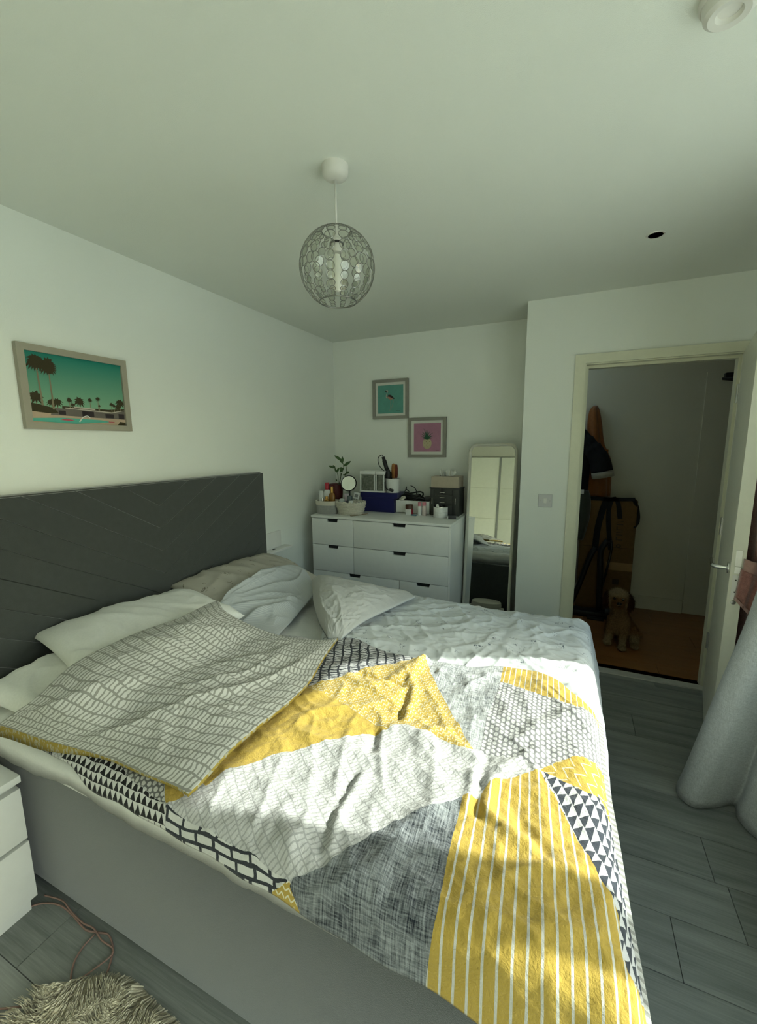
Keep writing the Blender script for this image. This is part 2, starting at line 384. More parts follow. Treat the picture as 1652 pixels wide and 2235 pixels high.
def dbox(name, l0, l1, t0, t1, z0, z1, m, parent=None, bev=0.):
    bm = bmesh.new(); bmesh.ops.create_cube(bm, size=1.0)
    for v in bm.verts: v.co = Vector(DP(l0+(v.co.x+.5)*(l1-l0), t0+(v.co.y+.5)*(t1-t0), z0+(v.co.z+.5)*(z1-z0)))
    if bev: bmesh.ops.bevel(bm, geom=bm.edges[:], offset=bev, segments=2, affect='EDGES')
    return bobj(name, bm, m, parent, smooth=bev > 0, auto=35)
d1 = struct(dbox('door_1', 0, DL, 0, .044, .008, 1.975, DOORW, None, .0015))
dbox('lock_plate', DL-.0005, DL+.002, .012, .032, .985, 1.055, STEEL, d1, .0008)
dbox('latch_bolt', DL-.01, DL+.007, .014, .030, .957, .983, STEEL, d1, .002)
dbox('lock_plate_tape', DL-.0005, DL+.0022, .010, .031, .838, .945, WPLAST, d1, .0008)
lathe('lock_screw', DP(DL+.002, .021, .925), [(0, -.001), (.003, -.001), (.003, .001), (0, .0015)], BLACK, d1, 10, mtx=Matrix.Rotation(math.pi/2, 4, 'X'))
lathe('lock_screw', DP(DL+.002, .021, .872), [(0, -.001), (.003, -.001), (.003, .001), (0, .0015)], BLACK, d1, 10, mtx=Matrix.Rotation(math.pi/2, 4, 'X'))
lathe('lock_cap', DP(DL+.002, .021, .826), [(0, -.001), (.009, -.001), (.009, .002), (.007, .003), (0, .003)], STEEL, d1, 16, mtx=Matrix.Rotation(math.pi/2, 4, 'X'))
hb = DL-.058
ro = lathe('handle_rose', DP(hb, -.004, .962), [(0, -.004), (.025, -.004), (.026, 0), (.024, .005), (0, .005)], CHROME, d1, 24, mtx=Vector(tuple(dnr)).to_track_quat('Z', 'Y').to_matrix().to_4x4())
tube('handle', [DP(hb, -.005, .962), DP(hb, -.045, .962), DP(hb-.008, -.055, .962), DP(hb-.02, -.058, .963), DP(hb-.125, -.058, .965)], .0095, CHROME, d1, 12, 24)
for zz in (.28, .98, 1.72):
    lathe('hinge', DP(-.006, -.004, zz), [(.0, 0), (.007, 0), (.007, .1), (0, .1)], STEEL, d1, 10)
    dbox('hinge_leaf', -.004, .03, -.0015, .0, zz, zz+.1, STEEL, d1)
# back hook with towelling robe is added with the loose things
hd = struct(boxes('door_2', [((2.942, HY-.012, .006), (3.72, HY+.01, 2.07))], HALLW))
box('door_handle', (3.62, HY-.06, .98), (3.70, HY-.04, 1.0), STEEL, hd, .004)
box('closer_body', (3.05, HY-.07, 2.0), (3.3, HY-.012, 2.05), BLACK, hd, .004)
tube('closer_arm', [(3.12, HY-.05, 1.99), (3.02, HY-.10, 2.0), (3.32, HY-.13, 2.005)], .010, BLACK, hd, 6)
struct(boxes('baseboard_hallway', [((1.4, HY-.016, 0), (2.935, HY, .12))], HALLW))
struct(boxes('baseboard_left', [((0, YB, 0), (.014, -.014, .1))], GLOSS))
struct(boxes('baseboard_back', [((.014, -.014, 0), (XD, 0, .1))], GLOSS))
struct(boxes('baseboard_door', [((XD-.014, YD, 0), (XD, -.014, .1)), ((XD-.014, YD-.014, 0), (1.96, YD, .1))], GLOSS))
struct(boxes('baseboard_right', [((XR-.014, -2.9, 0), (XR, YD, .1))], GLOSS))
# ------------------------------------------------------------------ window in the right wall
w1 = struct(boxes('window_1', [((XR+.05, -2.92, WZ0), (XR+.11, WY0, WZ0+.05)), ((XR+.05, WY1, .06), (XR+.11, -2.92, .14)), ((XR+.05, WY1, WZ1-.04), (XR+.11, WY0, WZ1)), ((XR+.05, WY0-.05, WZ0), (XR+.11, WY0, WZ1)),
     ((XR+.05, WY1, .06), (XR+.11, WY1+.05, WZ1)), ((XR+.04, -2.537, WZ0), (XR+.12, -2.400, WZ1)), ((XR+.05, -2.92, .06), (XR+.11, -2.86, WZ1))], WPLAST))
box('window_sill', (XR-.06, -2.92, WZ0-.03), (XR+.06, WY0+.03, WZ0), WHITE, w1, .006)
box('pane', (XR+.075, -2.400, WZ0+.05), (XR+.081, WY0-.05, WZ1-.04), PANE, w1)
box('pane', (XR+.075, -2.86, WZ0+.05), (XR+.081, -2.537, WZ1-.04), PANE, w1)
box('pane', (XR+.075, WY1+.05, .14), (XR+.081, -2.92, WZ1-.04), PANE, w1)  # full-height rear section is unseen, added to let in more light
struct(boxes('ground_outside', [((3.2, -60, -3.2), (80, 60, -3.0))], mat('pale_bounce_ground', (.80, .80, .72), .9)))  # unseen ground, added and kept pale to bounce light onto the ceiling

# ================================================================== bed
def weave(n, s=900., d=.0004):
    n.bump(n.noise(n.attr('flat').outputs['Vector'], s, 2), d)
def fabric(name, c, rough=.9, var=.08, vs_=120., bumpd=.0008, bumps=700., sheen=.3):
    n = NT(name); o = n.coord('Object'); k = n.add(n.mul(n.ramp(n.noise(o, vs_, 4), .3, .7), 2*var), 1-var)
    n.base(_mulc(n, c, k)); n.bump(n.noise(o, bumps, 2), bumpd)
    n.b.inputs['Sheen Weight'].default_value = sheen; n.b.inputs['Sheen Roughness'].default_value = .5
    return n.done(rough, 0, .2)
VELV = fabric('charcoal_grey_velvet', (.040, .046, .043), .85, .10, 40, sheen=.7)
SHEET = fabric('white_cotton_sheet', (.68, .69, .67), .9, .03, sheen=.1)
PILLOW = fabric('white_cotton_pillowcase', (.80, .81, .77), .9, .03, sheen=.1)
bed = thing('bed', 'charcoal grey upholstered ottoman bed with chevron stitched headboard', 'bed', (1.1, -1.95, 0))
base = box('base', (.12, -2.752, .03), (2.105, -1.165, .540), VELV, bed, .012, 3)
for x in (.25, 1.95):
    for y in (-2.68, -1.24): lathe('foot', (x, y, 0), [(.0, 0), (.022, 0), (.025, .03), (0, .03)], BLACK, bed, 12)
HBY0, HBY1, HBZ = -2.742, -1.140, 1.338; YC = -1.941
hbd = box('headboard', (.016, HBY0, .02), (.088, HBY1, HBZ), VELV, bed, .014, 3)
def clip(poly, a, b, c):
    out = []
    for i in range(len(poly)):
        p, q = poly[i], poly[(i+1) % len(poly)]; dp, dq = a*p[0]+b*p[1]-c, a*q[0]+b*q[1]-c
        if dp <= 0: out.append(p)
        if dp*dq < 0: t = dp/(dp-dq); out.append((p[0]+t*(q[0]-p[0]), p[1]+t*(q[1]-p[1])))
    return out
for side in (-1, 1):
    ya, yb_ = (HBY0+.004, YC) if side < 0 else (YC, HBY1-.004)
    for k in range(-9, 7):
        z0 = .868+.117*k; g = .0013
        f = lambda y: .6*abs(y-YC)
        poly = [(ya, z0+f(ya)+g), (yb_, z0+f(yb_)+g), (yb_, z0+.117+f(yb_)-g), (ya, z0+.117+f(ya)-g)]
        poly = clip(poly, 0, 1, HBZ-.006)
        if len(poly) > 2: poly = clip(poly, 0, -1, -.48)
        if len(poly) < 3: continue
        A = abs(sum(poly[i][0]*poly[(i+1) % len(poly)][1]-poly[(i+1) % len(poly)][0]*poly[i][1] for i in range(len(poly))))/2
        if A < .004: continue
        pp = [p for i, p in enumerate(poly) if math.dist(p, poly[i-1]) > .004]
        try: prism('padded_strip', [(.084, y, z) for y, z in pp], (.016, 0, 0), VELV, hbd, 0.)
        except Exception: pass
# mattress with fitted sheet
mt = thing('mattress', 'white sheeted mattress lying on the grey bed base', 'mattress', (1.1, -1.95, .542))
box('mattress_body', (.125, -2.800, .542), (2.075, -1.185, .63), SHEET, mt, .025, 4)
def mt_top():
    nu, nv = 150, 130; x = np.linspace(.122, 2.078, nu); y = np.linspace(-2.806, -1.18, nv); X, Y = np.meshgrid(x, y)
    e = np.minimum.reduce([X-.122, 2.078-X, Y+2.806, -1.18-Y]); z = .648-.05*np.exp(-e/.012)*0-.028*np.exp(-(e/.02)**2)
    z = z+.006*wrinkle(X, Y, 7, .5, .35, 3)+.004*wrinkle(X, Y, 13, 1.2, .4, 9)
    return np.stack([X, Y, z], -1)
mtt = mt_top(); th = np.full(mtt.shape[:2], .09)
e_ = np.minimum.reduce([mtt[..., 0]-.122, 2.078-mtt[..., 0], mtt[..., 1]+2.806, -1.18-mtt[..., 1]])
hem = .075+.035*fbm(mtt[..., 0]*2.2, mtt[..., 1]*2.2, 4, 2)
sheet('fitted_sheet', mtt, np.where(e_ < .001, np.clip(hem-.005, .05, .078), .03), [SHEET], mt)

# ---------------------------------------------------------------- printed duvet fabrics
YEL, WHT, GRY, CHA = (.52, .365, .075), (.62, .62, .62), (.33, .33, .31), (.035, .04, .05)
def rotuv(n, s, t, ang):
    c, si = math.cos(ang), math.sin(ang)
    return n.add(n.mul(s, c), n.mul(t, si)), n.add(n.mul(s, -si), n.mul(t, c))
def wob(n, fv, sc): return n.sub(n.noise(fv, sc, 2), .5)
def p_brick(n, s, t, ang, rh, sw, ca, cb, lf=.30, rf=.15, fv=None, wa=.9):
    u, v = rotuv(n, s, t, ang); w = wob(n, fv, 14.); v = n.add(n.mul(v, 1/rh), n.mul(w, wa)); row = n.fl(v); f = n.fr(v)
    h = n.fr(n.mul(n.m_('SINE', n.mul(row, 12.9898)), 43.758))
    skew = n.mul(n.sub(f, .5), n.mul(n.sub(h, .5), .8))
    u = n.fr(n.add(n.add(n.mul(u, 1/sw), n.mul(h, 5.)), n.add(n.mul(wob(n, fv, 30.), 1.3*min(1., wa*1.6)), skew)))
    return n.mix(n.mul(n.gt(f, rf), n.gt(u, lf)), cb, ca)
def p_tri(n, s, t, ang, rh, tw, ca, cb, skew=0., fill=.98):
    u, v = rotuv(n, s, t, ang); v = n.mul(v, 1/rh); f = n.fr(v); u = n.fr(n.add(n.mul(u, 1/tw), n.mul(f, skew)))
    return n.mix(n.lt(n.mul(n.ab(n.sub(u, .5)), 2.), n.sub(fill, f)), cb, ca)
def p_dots(n, s, t, ang, c_, r, ca, cb, ec=1.):
    u, v = rotuv(n, s, t, ang); v = n.mul(v, 1/(c_*.86)); row = n.fl(v); odd = n.mul(n.m_('MODULO', n.add(row, 1000.), 2.), .5)
    x = n.sub(n.fr(n.add(n.mul(u, 1/c_), odd)), .5); y = n.mul(n.sub(n.fr(v), .5), .86*ec)
    return n.mix(n.lt(n.add(n.mul(x, x), n.mul(y, y)), r*r), cb, ca)
def p_stripe(n, s, t, ang, pitch, frac, ca, cb, fv=None, off=0.):
    u, v = rotuv(n, s, t, ang); x = n.fr(n.add(n.add(n.mul(v, 1/pitch), n.mul(wob(n, fv, 9.), .18)), off))
    return n.mix(n.lt(x, frac), cb, ca)
def p_chev(n, s, t, ang, cw, ph, ca, cb, frac=.3, fill=.42, k=1.2):
    u, v = rotuv(n, s, t, ang); x = n.ab(n.sub(n.fr(n.mul(u, 1/cw)), .5)); y = n.fr(n.add(n.mul(v, 1/ph), n.mul(x, k)))
    return n.mix(n.mul(n.lt(y, frac), n.lt(x, fill)), cb, ca)
def p_linen(n, s, t, ang, ca, cb, lo=.36, hi=.64):
    u, v = rotuv(n, s, t, ang); a = n.noise(n.comb(n.mul(u, 18.), n.mul(v, 340.)), 1., 4, .7); b = n.noise(n.comb(n.mul(u, 260.), n.mul(v, 22.)), 1., 4, .7)
    c_ = n.noise(n.comb(n.mul(u, 9.), n.mul(v, 9.)), 1., 3, .6)
    return n.mix(n.ramp(n.add(n.add(n.mul(a, .45), n.mul(b, .35)), n.mul(c_, .2)), lo, hi), ca, cb)
def p_scrib(n, s, t, fv, ca, cb):
    f = n.noise(n.scale(fv, (60, 150, 1)), 1., 3, .7); return n.mix(n.gt(f, .52), ca, cb)

# ---------------------------------------------------------------- patchwork duvet, lying flat then rolling over foot and near side
XE, RF, YE, RN = 2.022, .070, -2.757, .055; AM = 1.32
def roll(q, e, R):
    a = np.clip((q-e)/R, 0, AM); rest = np.maximum(0, (q-e)-R*AM)
    return np.minimum(q, e)+R*np.sin(a)+rest*math.cos(AM), -R*(1-np.cos(a))-rest*math.sin(AM)
def sm(a, b, x): t = np.clip((x-a)/(b-a), 0, 1); return t*t*(3-2*t)
def S1(s, t):
    s = np.asarray(s, float); t = np.asarray(t, float)
    r1 = np.maximum(0, s-(XE+RF*AM+.005))                     # flared hem past the foot
    fl_ = .034*sm(-2.1, -2.85, t); x, dz = roll(s-r1, XE, RF); x = x+r1*.8+fl_*sm(1.7, XE, s); dz = dz-r1*.35
    y, dz2 = roll(-t, -YE, RN); y = -y
    z = .682+.022*sm(-2.45, -2.0, t)+.010*np.sin(s*7.1+t*3)*np.sin(t*6.3-s*2.)*sm(-2.75, -2.6, t)
    return np.stack([x, y, z+dz+dz2], -1)
def flat1(pts, t0=None): return [solve(S1, a, b, *( P(a, b, z=.69)[:2] if t0 is None else (P(a, b, y=-2.79)[0], t0) )) for a, b in pts]
hem = flat1([(150, 1664), (190, 1714), (272, 1758), (361, 1811), (455, 1865), (530, 1913), (600, 1953), (669, 1997), (736, 2042), (812, 2087), (928, 2151), (1000, 2197), (1062, 2240)], -2.83)
SF = XE+RF*AM+.005+.016
lefthem = [np.array([.50, YE-.035]), np.array([.60, YE-.06])]
hemc = lefthem+[h for h in hem if h[0] > .66]+[np.array([2.0, hem[-1][1]-.01]), np.array([SF, hem[-1][1]-.015])]
farpx = [(615, 1385), (700, 1396), (745, 1393), (779, 1393), (812, 1412), (860, 1425), (900, 1436), (930, 1438), (1000, 1452), (1100, 1456), (1157, 1462), (1216, 1485), (1253, 1512), (1290, 1549)]
far = [np.array([.60, -2.12]), np.array([.8, -2.05])]+flat1(farpx)
endf = flat1([(1313, 1579)])[0]
far += [endf, np.array([SF, endf[1]-.10])]
FL = coons(hemc, far, [hemc[0], [.52, -2.5], far[0]], [hemc[-1], [SF, -2.6], [SF+.006, -2.4], far[-1]], 330, 230)
s_, t_ = FL[..., 0], FL[..., 1]
X = S1(s_, t_)
Q = np.stack([s_, t_], -1)
ed = np.minimum.reduce([seglen(catmull(hemc, 40), Q), seglen(catmull(far, 40), Q), np.abs(SF-s_)])
def crease(Xz, Q, px, amp, w, fl_):
    pts = fl_(px); d = seglen(catmull(pts, 24), Q); return Xz+amp*np.exp(-(d/w)**2)
wz = .010*wrinkle(s_, t_, 5.2, 2.1, .45, 21)+.006*wrinkle(s_, t_, 9, .6, .5, 31)+.0035*fbm(s_*16, t_*16, 5, 3)+.0022*fbm(s_*55, t_*55, 8, 2)
wz = wz*sm(0, .04, ed)+.006*np.sin(s_*38+3*np.sin(t_*4))*np.exp(-(ed/.05)**2)*.5
for px, a, w in [([(893, 1500), (885, 1520), (871, 1566)], -.012, .012), ([(905, 1500), (900, 1525), (884, 1572)], .011, .016), ([(925, 1440), (900, 1480), (893, 1500)], .012, .014),
                 ([(1062, 1655), (1055, 1675), (1047, 1722), (1041, 1776), (1078, 1804)], -.012, .012), ([(1078, 1700), (1062, 1740), (1062, 1780), (1100, 1812), (1150, 1850)], .014, .018),
                 ([(1034, 1690), (1030, 1730), (1018, 1760)], .012, .014), ([(950, 1600), (1010, 1640), (1050, 1665)], .012, .02), ([(820, 1600), (806, 1640)], -.012, .014),
                 ([(858, 1594), (900, 1600), (950, 1640)], .012, .03), ([(775, 1693), (740, 1750), (721, 1794), (705, 1846), (702, 1880)], -.008, .012), ([(790, 1693), (757, 1750), (735, 1794), (718, 1850)], .010, .016),
                 ([(760, 1480), (800, 1500), (870, 1480), (925, 1440)], .014, .022), ([(790, 1475), (850, 1490), (880, 1500)], -.010, .010), ([(545, 1830), (580, 1880), (600, 1920)], -.008, .012), ([(620, 1780), (630, 1850), (640, 1900)], .008, .018),
                 ([(1130, 1620), (1180, 1590), (1260, 1560)], .010, .02), ([(1090, 1680), (1140, 1655), (1175, 1640)], .010, .016), ([(1120, 1760), (1140, 1800), (1190, 1860)], -.008, .014), ([(1230, 1560), (1290, 1590)], .010, .016),
                 ([(1110, 2080), (1080, 2160)], .008, .03), ([(1200, 1900), (1180, 2100)], .006, .04), ([(960, 1470), (1000, 1480), (1060, 1475)], .008, .012)]:
    wz = crease(wz, Q, px, a, w, flat1)
X[..., 2] += wz
POLY = {
 'darkbrick': [(640, 1520), (738, 1380), (779, 1380), (830, 1405), (905, 1430), (925, 1425), (900, 1440), (789, 1466), (756, 1479), (669, 1497)],
 'smallchev': [(664, 1500), (756, 1479), (789, 1466), (894, 1442), (925, 1430), (940, 1472), (982, 1550), (1034, 1643), (1005, 1640), (950, 1615), (875, 1585), (848, 1596), (720, 1522)],
 'plain': [(450, 1718), (500, 1686), (590, 1651), (646, 1638), (720, 1619), (798, 1601), (848, 1597), (720, 1522), (664, 1500), (560, 1570), (420, 1690)],
 'plain2': [(363, 1695), (404, 1738), (363, 1764)],
 'grid': [(363, 1767), (421, 1801), (485, 1835), (545, 1865), (628, 1925), (600, 1975), (530, 1935), (455, 1890), (361, 1840)],
 'tri': [(141, 1600), (241, 1640), (262, 1672), (290, 1709), (361, 1762), (361, 1840), (272, 1790), (182, 1745), (145, 1690)],
 'dotsnear': [(241, 1640), (300, 1640), (363, 1690), (361, 1762), (290, 1706), (258, 1668)],
 'linen': [(639, 1921), (706, 1891), (774, 1850), (858, 1799), (959, 1762), (1010, 1742), (1001, 1777), (975, 1881), (957, 1982), (930, 2139), (925, 2200), (800, 2110), (690, 2040), (652, 1985), (632, 1935)],
 'yeltri': [(580, 1975), (594, 1948), (632, 1925), (668, 2020)],
 'stripe': [(1010, 1742), (1042, 1743), (1065, 1720), (1101, 1702), (1150, 1687), (1178, 1681), (1208, 1740), (1240, 1796), (1284, 1875), (1309, 1925), (1334, 1966), (1350, 2007), (1353, 2061), (1369, 2136), (1404, 2165, 1), (1430, 2330, 1), (1000, 2330), (925, 2200), (930, 2139), (957, 1982), (975, 1881), (1001, 1777)],
 'wavetri': [(1178, 1681), (1230, 1705), (1278, 1730), (1309, 1744), (1334, 1796, 1), (1341, 1834, 1), (1353, 1897, 1), (1366, 1960, 1), (1376, 2013, 1), (1376, 2124, 1), (1369, 2136), (1353, 2061), (1350, 2007), (1334, 1966), (1309, 1925), (1284, 1875), (1240, 1796), (1208, 1740)],
 'bigchev': [(1178, 1681), (1215, 1661), (1256, 1651), (1312, 1648, 1), (1322, 1683, 1), (1332, 1736, 1), (1334, 1796, 1), (1309, 1744), (1278, 1730), (1230, 1705)],
 'dots': [(1092, 1490), (1106, 1493), (1175, 1518), (1244, 1541), (1290, 1559), (1312, 1590, 1), (1322, 1638, 1), (1314, 1651, 1), (1244, 1656), (1175, 1679), (1147, 1665), (1083, 1651), (1046, 1642), (1060, 1578), (1083, 1518)],
 'linen2': [(929, 1425), (1000, 1440), (1102, 1440), (1092, 1490), (1083, 1518), (1060, 1578), (1046, 1642), (1034, 1643), (982, 1550), (940, 1472)],
 'stripe2': [(1102, 1440), (1157, 1445), (1230, 1475), (1300, 1530, 1), (1322, 1578, 1), (1318, 1592, 1), (1290, 1559), (1244, 1541), (1175, 1518), (1106, 1493), (1092, 1490)],
}
ATT = {}; FP = {}
for k, pl_ in POLY.items():
    FP[k] = np.array([solve(S1, v[0], v[1], *P(v[0], v[1], z=.66)[:2]) for v in pl_]); FP[k] = np.array([(2.26, P(v[0], v[1], z=.66)[1]) if len(v) == 3 else tuple(q) for v, q in zip(pl_, FP[k])]); ATT['p_'+k] = sdf(FP[k], Q.reshape(-1, 2)).reshape(s_.shape)
ATT['p_scrib'] = sdf([(.3, -3), (.69, -3), (.66, -2.72), (.3, -2.72)], Q.reshape(-1, 2)).reshape(s_.shape)
ATT['p_flange'] = s_-(SF-.011)
def ang_of(a, b): d = np.array(b)-np.array(a); return math.atan2(d[1], d[0])
fa = flat1([(1010, 1752), (957, 1982), (1235, 1960)]); ST = ang_of(fa[0], fa[1]); nrm = np.array([-math.sin(ST), math.cos(ST)])
pit = abs((fa[2]-fa[1])@nrm)/9.4
def duvet_mat():
    n = NT('patchwork_duvet_cotton'); fv = n.attr('flat').outputs['Vector']; s, t, _ = n.sep(fv)
    pats = {'scrib': p_scrib(n, s, t, fv, CHA, GRY), 'darkbrick': p_brick(n, s, t, 2.0, .034, .0125, WHT, CHA, .36, .22, fv, .8), 'plain': _mulc(n, YEL, n.ramp(n.noise(fv, 60, 4), .3, .7, .93, 1.05)), 'plain2': None,
            'smallchev': p_chev(n, s, t, .75, .0165, .0135, (.66, .60, .42), YEL, .34, .40, 1.5), 'grid': p_brick(n, s, t, .05, .021, .052, (.72, .72, .70), CHA, .16, .34, fv, .12), 'tri': p_tri(n, s, t, 0., .021, .021, (.012, .012, .013), (.78, .78, .76)),
            'dotsnear': p_dots(n, s, t, .4, .0155, .36, (.66, .66, .62), (.17, .17, .165)), 'linen': p_linen(n, s, t, ST, (.018, .024, .034), (.36, .385, .40), .41, .585), 'yeltri': p_chev(n, s, t, 0., .016, .014, (.8, .76, .55), YEL, .3, .45, 1.2),
            'stripe': p_stripe(n, s, t, ST, pit, .20, (.66, .65, .60), YEL, fv, .15), 'wavetri': p_tri(n, s, t, ST+.35, .027, .026, (.05, .058, .075), (.64, .64, .65), .75, 1.0), 'bigchev': p_chev(n, s, t, 1.2, .046, .030, (.68, .64, .48), YEL, .16, .44, 1.6),
            'dots': p_dots(n, s, t, .55, .0158, .325, (.66, .66, .66), (.25, .25, .26), .8), 'linen2': p_linen(n, s, t, ST, (.09, .10, .115), (.62, .64, .65), .39, .56), 'stripe2': p_stripe(n, s, t, ST, pit*.85, .18, (.66, .65, .60), YEL, fv),
            'flange': p_stripe(n, s, t, 0., .016, .45, (.30, .30, .28), (.52, .52, .50), fv)}
    pats['plain2'] = pats['plain']
    col = p_brick(n, s, t, -.62, .0245, .0105, WHT, (.43, .43, .43), .30, .13, fv, .7)
    for k in ['scrib', 'plain', 'plain2', 'darkbrick', 'smallchev', 'dotsnear', 'tri', 'grid', 'yeltri', 'linen', 'linen2', 'dots', 'stripe2', 'stripe', 'bigchev', 'wavetri', 'flange']:
        col = n.mix(n.gt(n.attr('p_'+k).outputs['Fac'], 0.), col, pats[k])
    v = n.new('ShaderNodeVectorMath'); v.operation = 'SCALE'; n.put(v.inputs[0], col); v.inputs[3].default_value = .85; n.base(v.outputs[0]); n.bump(n.add(n.mul(n.noise(fv, 170., 4, .65), 1.), n.mul(n.noise(fv, 1500., 2), .12)), .0035); n.b.inputs['Sheen Weight'].default_value = .1; return n.done(.92, 0, .15)
def grey_brick_mat():
    n = NT('grey_brushstroke_cotton'); fv = n.attr('flat').outputs['Vector']; s, t, _ = n.sep(fv)
    n.base(p_brick(n, s, t, 0., .034, .0145, (.54, .54, .51), (.26, .26, .235), .36, .17, fv, .7)); weave(n, 1500., .0003); return n.done(.92, 0, .15)
def shaded_yellow_edge_mat():
    n = NT('shaded_yellow_duvet_edge'); o = n.coord('Object'); n.base(n.mix(n.gt(n.noise(n.scale(o, (160, 60, 60)), 1., 2), .56), (.30, .225, .05), (.36, .34, .24))); return n.done(.92, 0, .15)  # yellow darkened to paint in the shade along the turned-back edge
DUV = duvet_mat(); GBR = grey_brick_mat(); YED = shaded_yellow_edge_mat()
d1t = sheet('patchwork_duvet', X, .006+.022*sm(0, .05, ed), [DUV, GBR], None, Q, ATT, side=0)
tag(d1t, 'yellow, grey and black patchwork duvet spread over the near half of the bed', 'duvet')

# ---------------------------------------------------------------- its turned-back end, grey brushstroke side up
def PZ(L): return [P(a, b, z=c) for a, b, c in L]
near_e = PZ([(-6, 1582, .700), (23, 1590, .703), (91, 1613, .703), (182, 1638, .703), (245, 1658, .705), (318, 1690, .712), (386, 1717, .715), (411, 1733, .712)])
free_e = PZ([(411, 1733, .712), (436, 1708, .724), (499, 1640, .732), (567, 1581, .735), (626, 1536, .737), (672, 1490, .742), (708, 1432, .748), (738, 1391, .748)])
top_e = PZ([(477, 1311, .865), (492, 1334, .855), (545, 1363, .805), (608, 1386, .77), (699, 1397, .752), (738, 1391, .748)])
fold_e = PZ([(-6, 1582, .700), (34, 1554, .755), (73, 1527, .795), (159, 1450, .845), (281, 1388, .865), (386, 1350, .875), (454, 1318, .875), (477, 1311, .865)])
FX = coons(near_e, top_e, fold_e, free_e, 230, 190)
lu = np.linspace(0, .74, 230)[None, :]*np.ones((190, 1)); lv = np.linspace(0, .80, 190)[:, None]*np.ones((1, 230))
uu = np.linspace(0, 1, 230)[None, :]; vv = np.linspace(0, 1, 190)[:, None]; env = np.minimum(np.minimum(uu, 1-uu)*6, np.minimum(vv, 1-vv)*6).clip(0, 1)
bul = np.sin(math.pi*uu)**.7*np.sin(math.pi*vv)**.7
FX[..., 2] += .012*bul+env*(.013*wrinkle(lu, lv, 4.2, 2.5, .4, 61)+.008*wrinkle(lu, lv, 8, 1.9, .5, 71)*sm(.3, .7, uu)+.004*fbm(lu*14, lv*14, 77, 3))
# a soft dip between pillow and mattress
FX[..., 2] -= .028*np.exp(-((uu-.36-.12*vv)/.12)**2)*np.sin(math.pi*vv)**.6
ft = .010+.026*env; ft = np.where(vv*np.ones_like(uu) < .02, .008+.030*sm(.62, .2, uu*np.ones_like(vv)), ft)
fo = sheet('duvet_turnback', FX, ft, [GBR, YED], d1t, np.stack([lu, lv], -1), None, side=1)
fo['label'] = 'turned-back grey brushstroke underside of the duvet'

# ---------------------------------------------------------------- thin white duvet over the far half
def line_print(name, base_c, ink, amt=.012, sc=26.):
    n = NT(name); fv = n.attr('flat').outputs['Vector']
    vo = n.new('ShaderNodeTexVoronoi'); vo.feature = 'F1'; n.put(vo.inputs['Vector'], fv); vo.inputs['Scale'].default_value = 17.; vo.inputs['Randomness'].default_value = .75
    f = n.noise(fv, sc*1.6, 2, .55); line = n.lt(n.ab(n.sub(f, .5)), amt); m = n.mul(line, n.lt(vo.outputs['Distance'], .31))
    n.base(n.mix(m, base_c, ink)); weave(n, 1500, .0003); return n.done(.92, 0, .15)
def stripe_fab(name, ca, cb, pitch=.006, ang=.5):
    n = NT(name); fv = n.attr('flat').outputs['Vector']; s, t, _ = n.sep(fv)
    n.base(p_stripe(n, s, t, ang, pitch, .42, ca, cb, fv)); return n.done(.92, 0, .15)
WDUV = line_print('white_line_print_cotton', (.60, .63, .64), (.12, .14, .17)); STRP = stripe_fab('pale_blue_ticking_stripe', (.40, .43, .445), (.53, .55, .55))
CREAM = line_print('cream_print_cotton', (.44, .42, .36), (.17, .155, .12), .016, 20.)
X2, R2, Y2, RY2 = 2.03, .07, -1.33, .13
def S2(s, t):
    s = np.asarray(s, float); t = np.asarray(t, float); x, dz = roll(s, X2, R2); y, dz2 = roll(t, Y2, RY2)
    z = .683-.03*sm(-1.85, -2.05, t)+.008*np.sin(s*6+1)*np.sin(t*9)
    return np.stack([x, y, z+dz+dz2], -1)
c0 = [(1.10, -2.12), (1.5, -2.14), (1.9, -2.14), (2.30, -2.10)]; c1 = [(.74, -1.26), (1.2, -1.12), (1.7, -1.06), (2.1, -1.08), (2.30, -1.16)]
dl = [(1.10, -2.12), (1.03, -1.95), (.90, -1.66), (.74, -1.26)]; dr = [(2.30, -2.10), (2.30, -1.6), (2.30, -1.16)]
FL2 = coons(c0, c1, dl, dr, 270, 200); s2, t2 = FL2[..., 0], FL2[..., 1]; X2m = S2(s2, t2)
e2 = np.minimum.reduce([seglen(catmull(dl, 20), FL2), seglen(catmull(c0, 20), FL2)])
X2m[..., 2] += sm(0, .03, e2)*(.010*wrinkle(s2, t2, 6.5, 2.2, .45, 101)+.006*wrinkle(s2, t2, 11, .9, .5, 111)+.0035*wrinkle(s2, t2, 20, 1.7, .6, 131)+.002*fbm(s2*30, t2*30, 121, 3))+.006*np.sin(t2*60+4*np.sin(t2*9))*sm(2.03, 2.12, s2)
d2 = sheet('white_duvet', X2m, .004+.014*sm(0, .04, e2), [WDUV, STRP], None, FL2)
tag(d2, 'rumpled white duvet with fine animal line print on the far half of the bed', 'duvet')
F2 = coons(PZ([(716, 1392, .70), (730, 1394, .70), (744, 1394, .705)]), PZ([(680, 1254, .775), (722, 1258, .80), (790, 1272, .785), (850, 1284, .755), (888, 1290, .73), (906, 1302, .715)]),
           PZ([(716, 1392, .70), (697, 1345, .735), (684, 1300, .765), (680, 1254, .775)]), PZ([(744, 1394, .705), (790, 1358, .72), (850, 1328, .725), (906, 1302, .715)]), 120, 110)
lu2 = np.linspace(0, .45, 120)[None, :]*np.ones((110, 1)); lv2 = np.linspace(0, .6, 110)[:, None]*np.ones((1, 120)); u2 = np.linspace(0, 1, 120)[None, :]; v2 = np.linspace(0, 1, 110)[:, None]
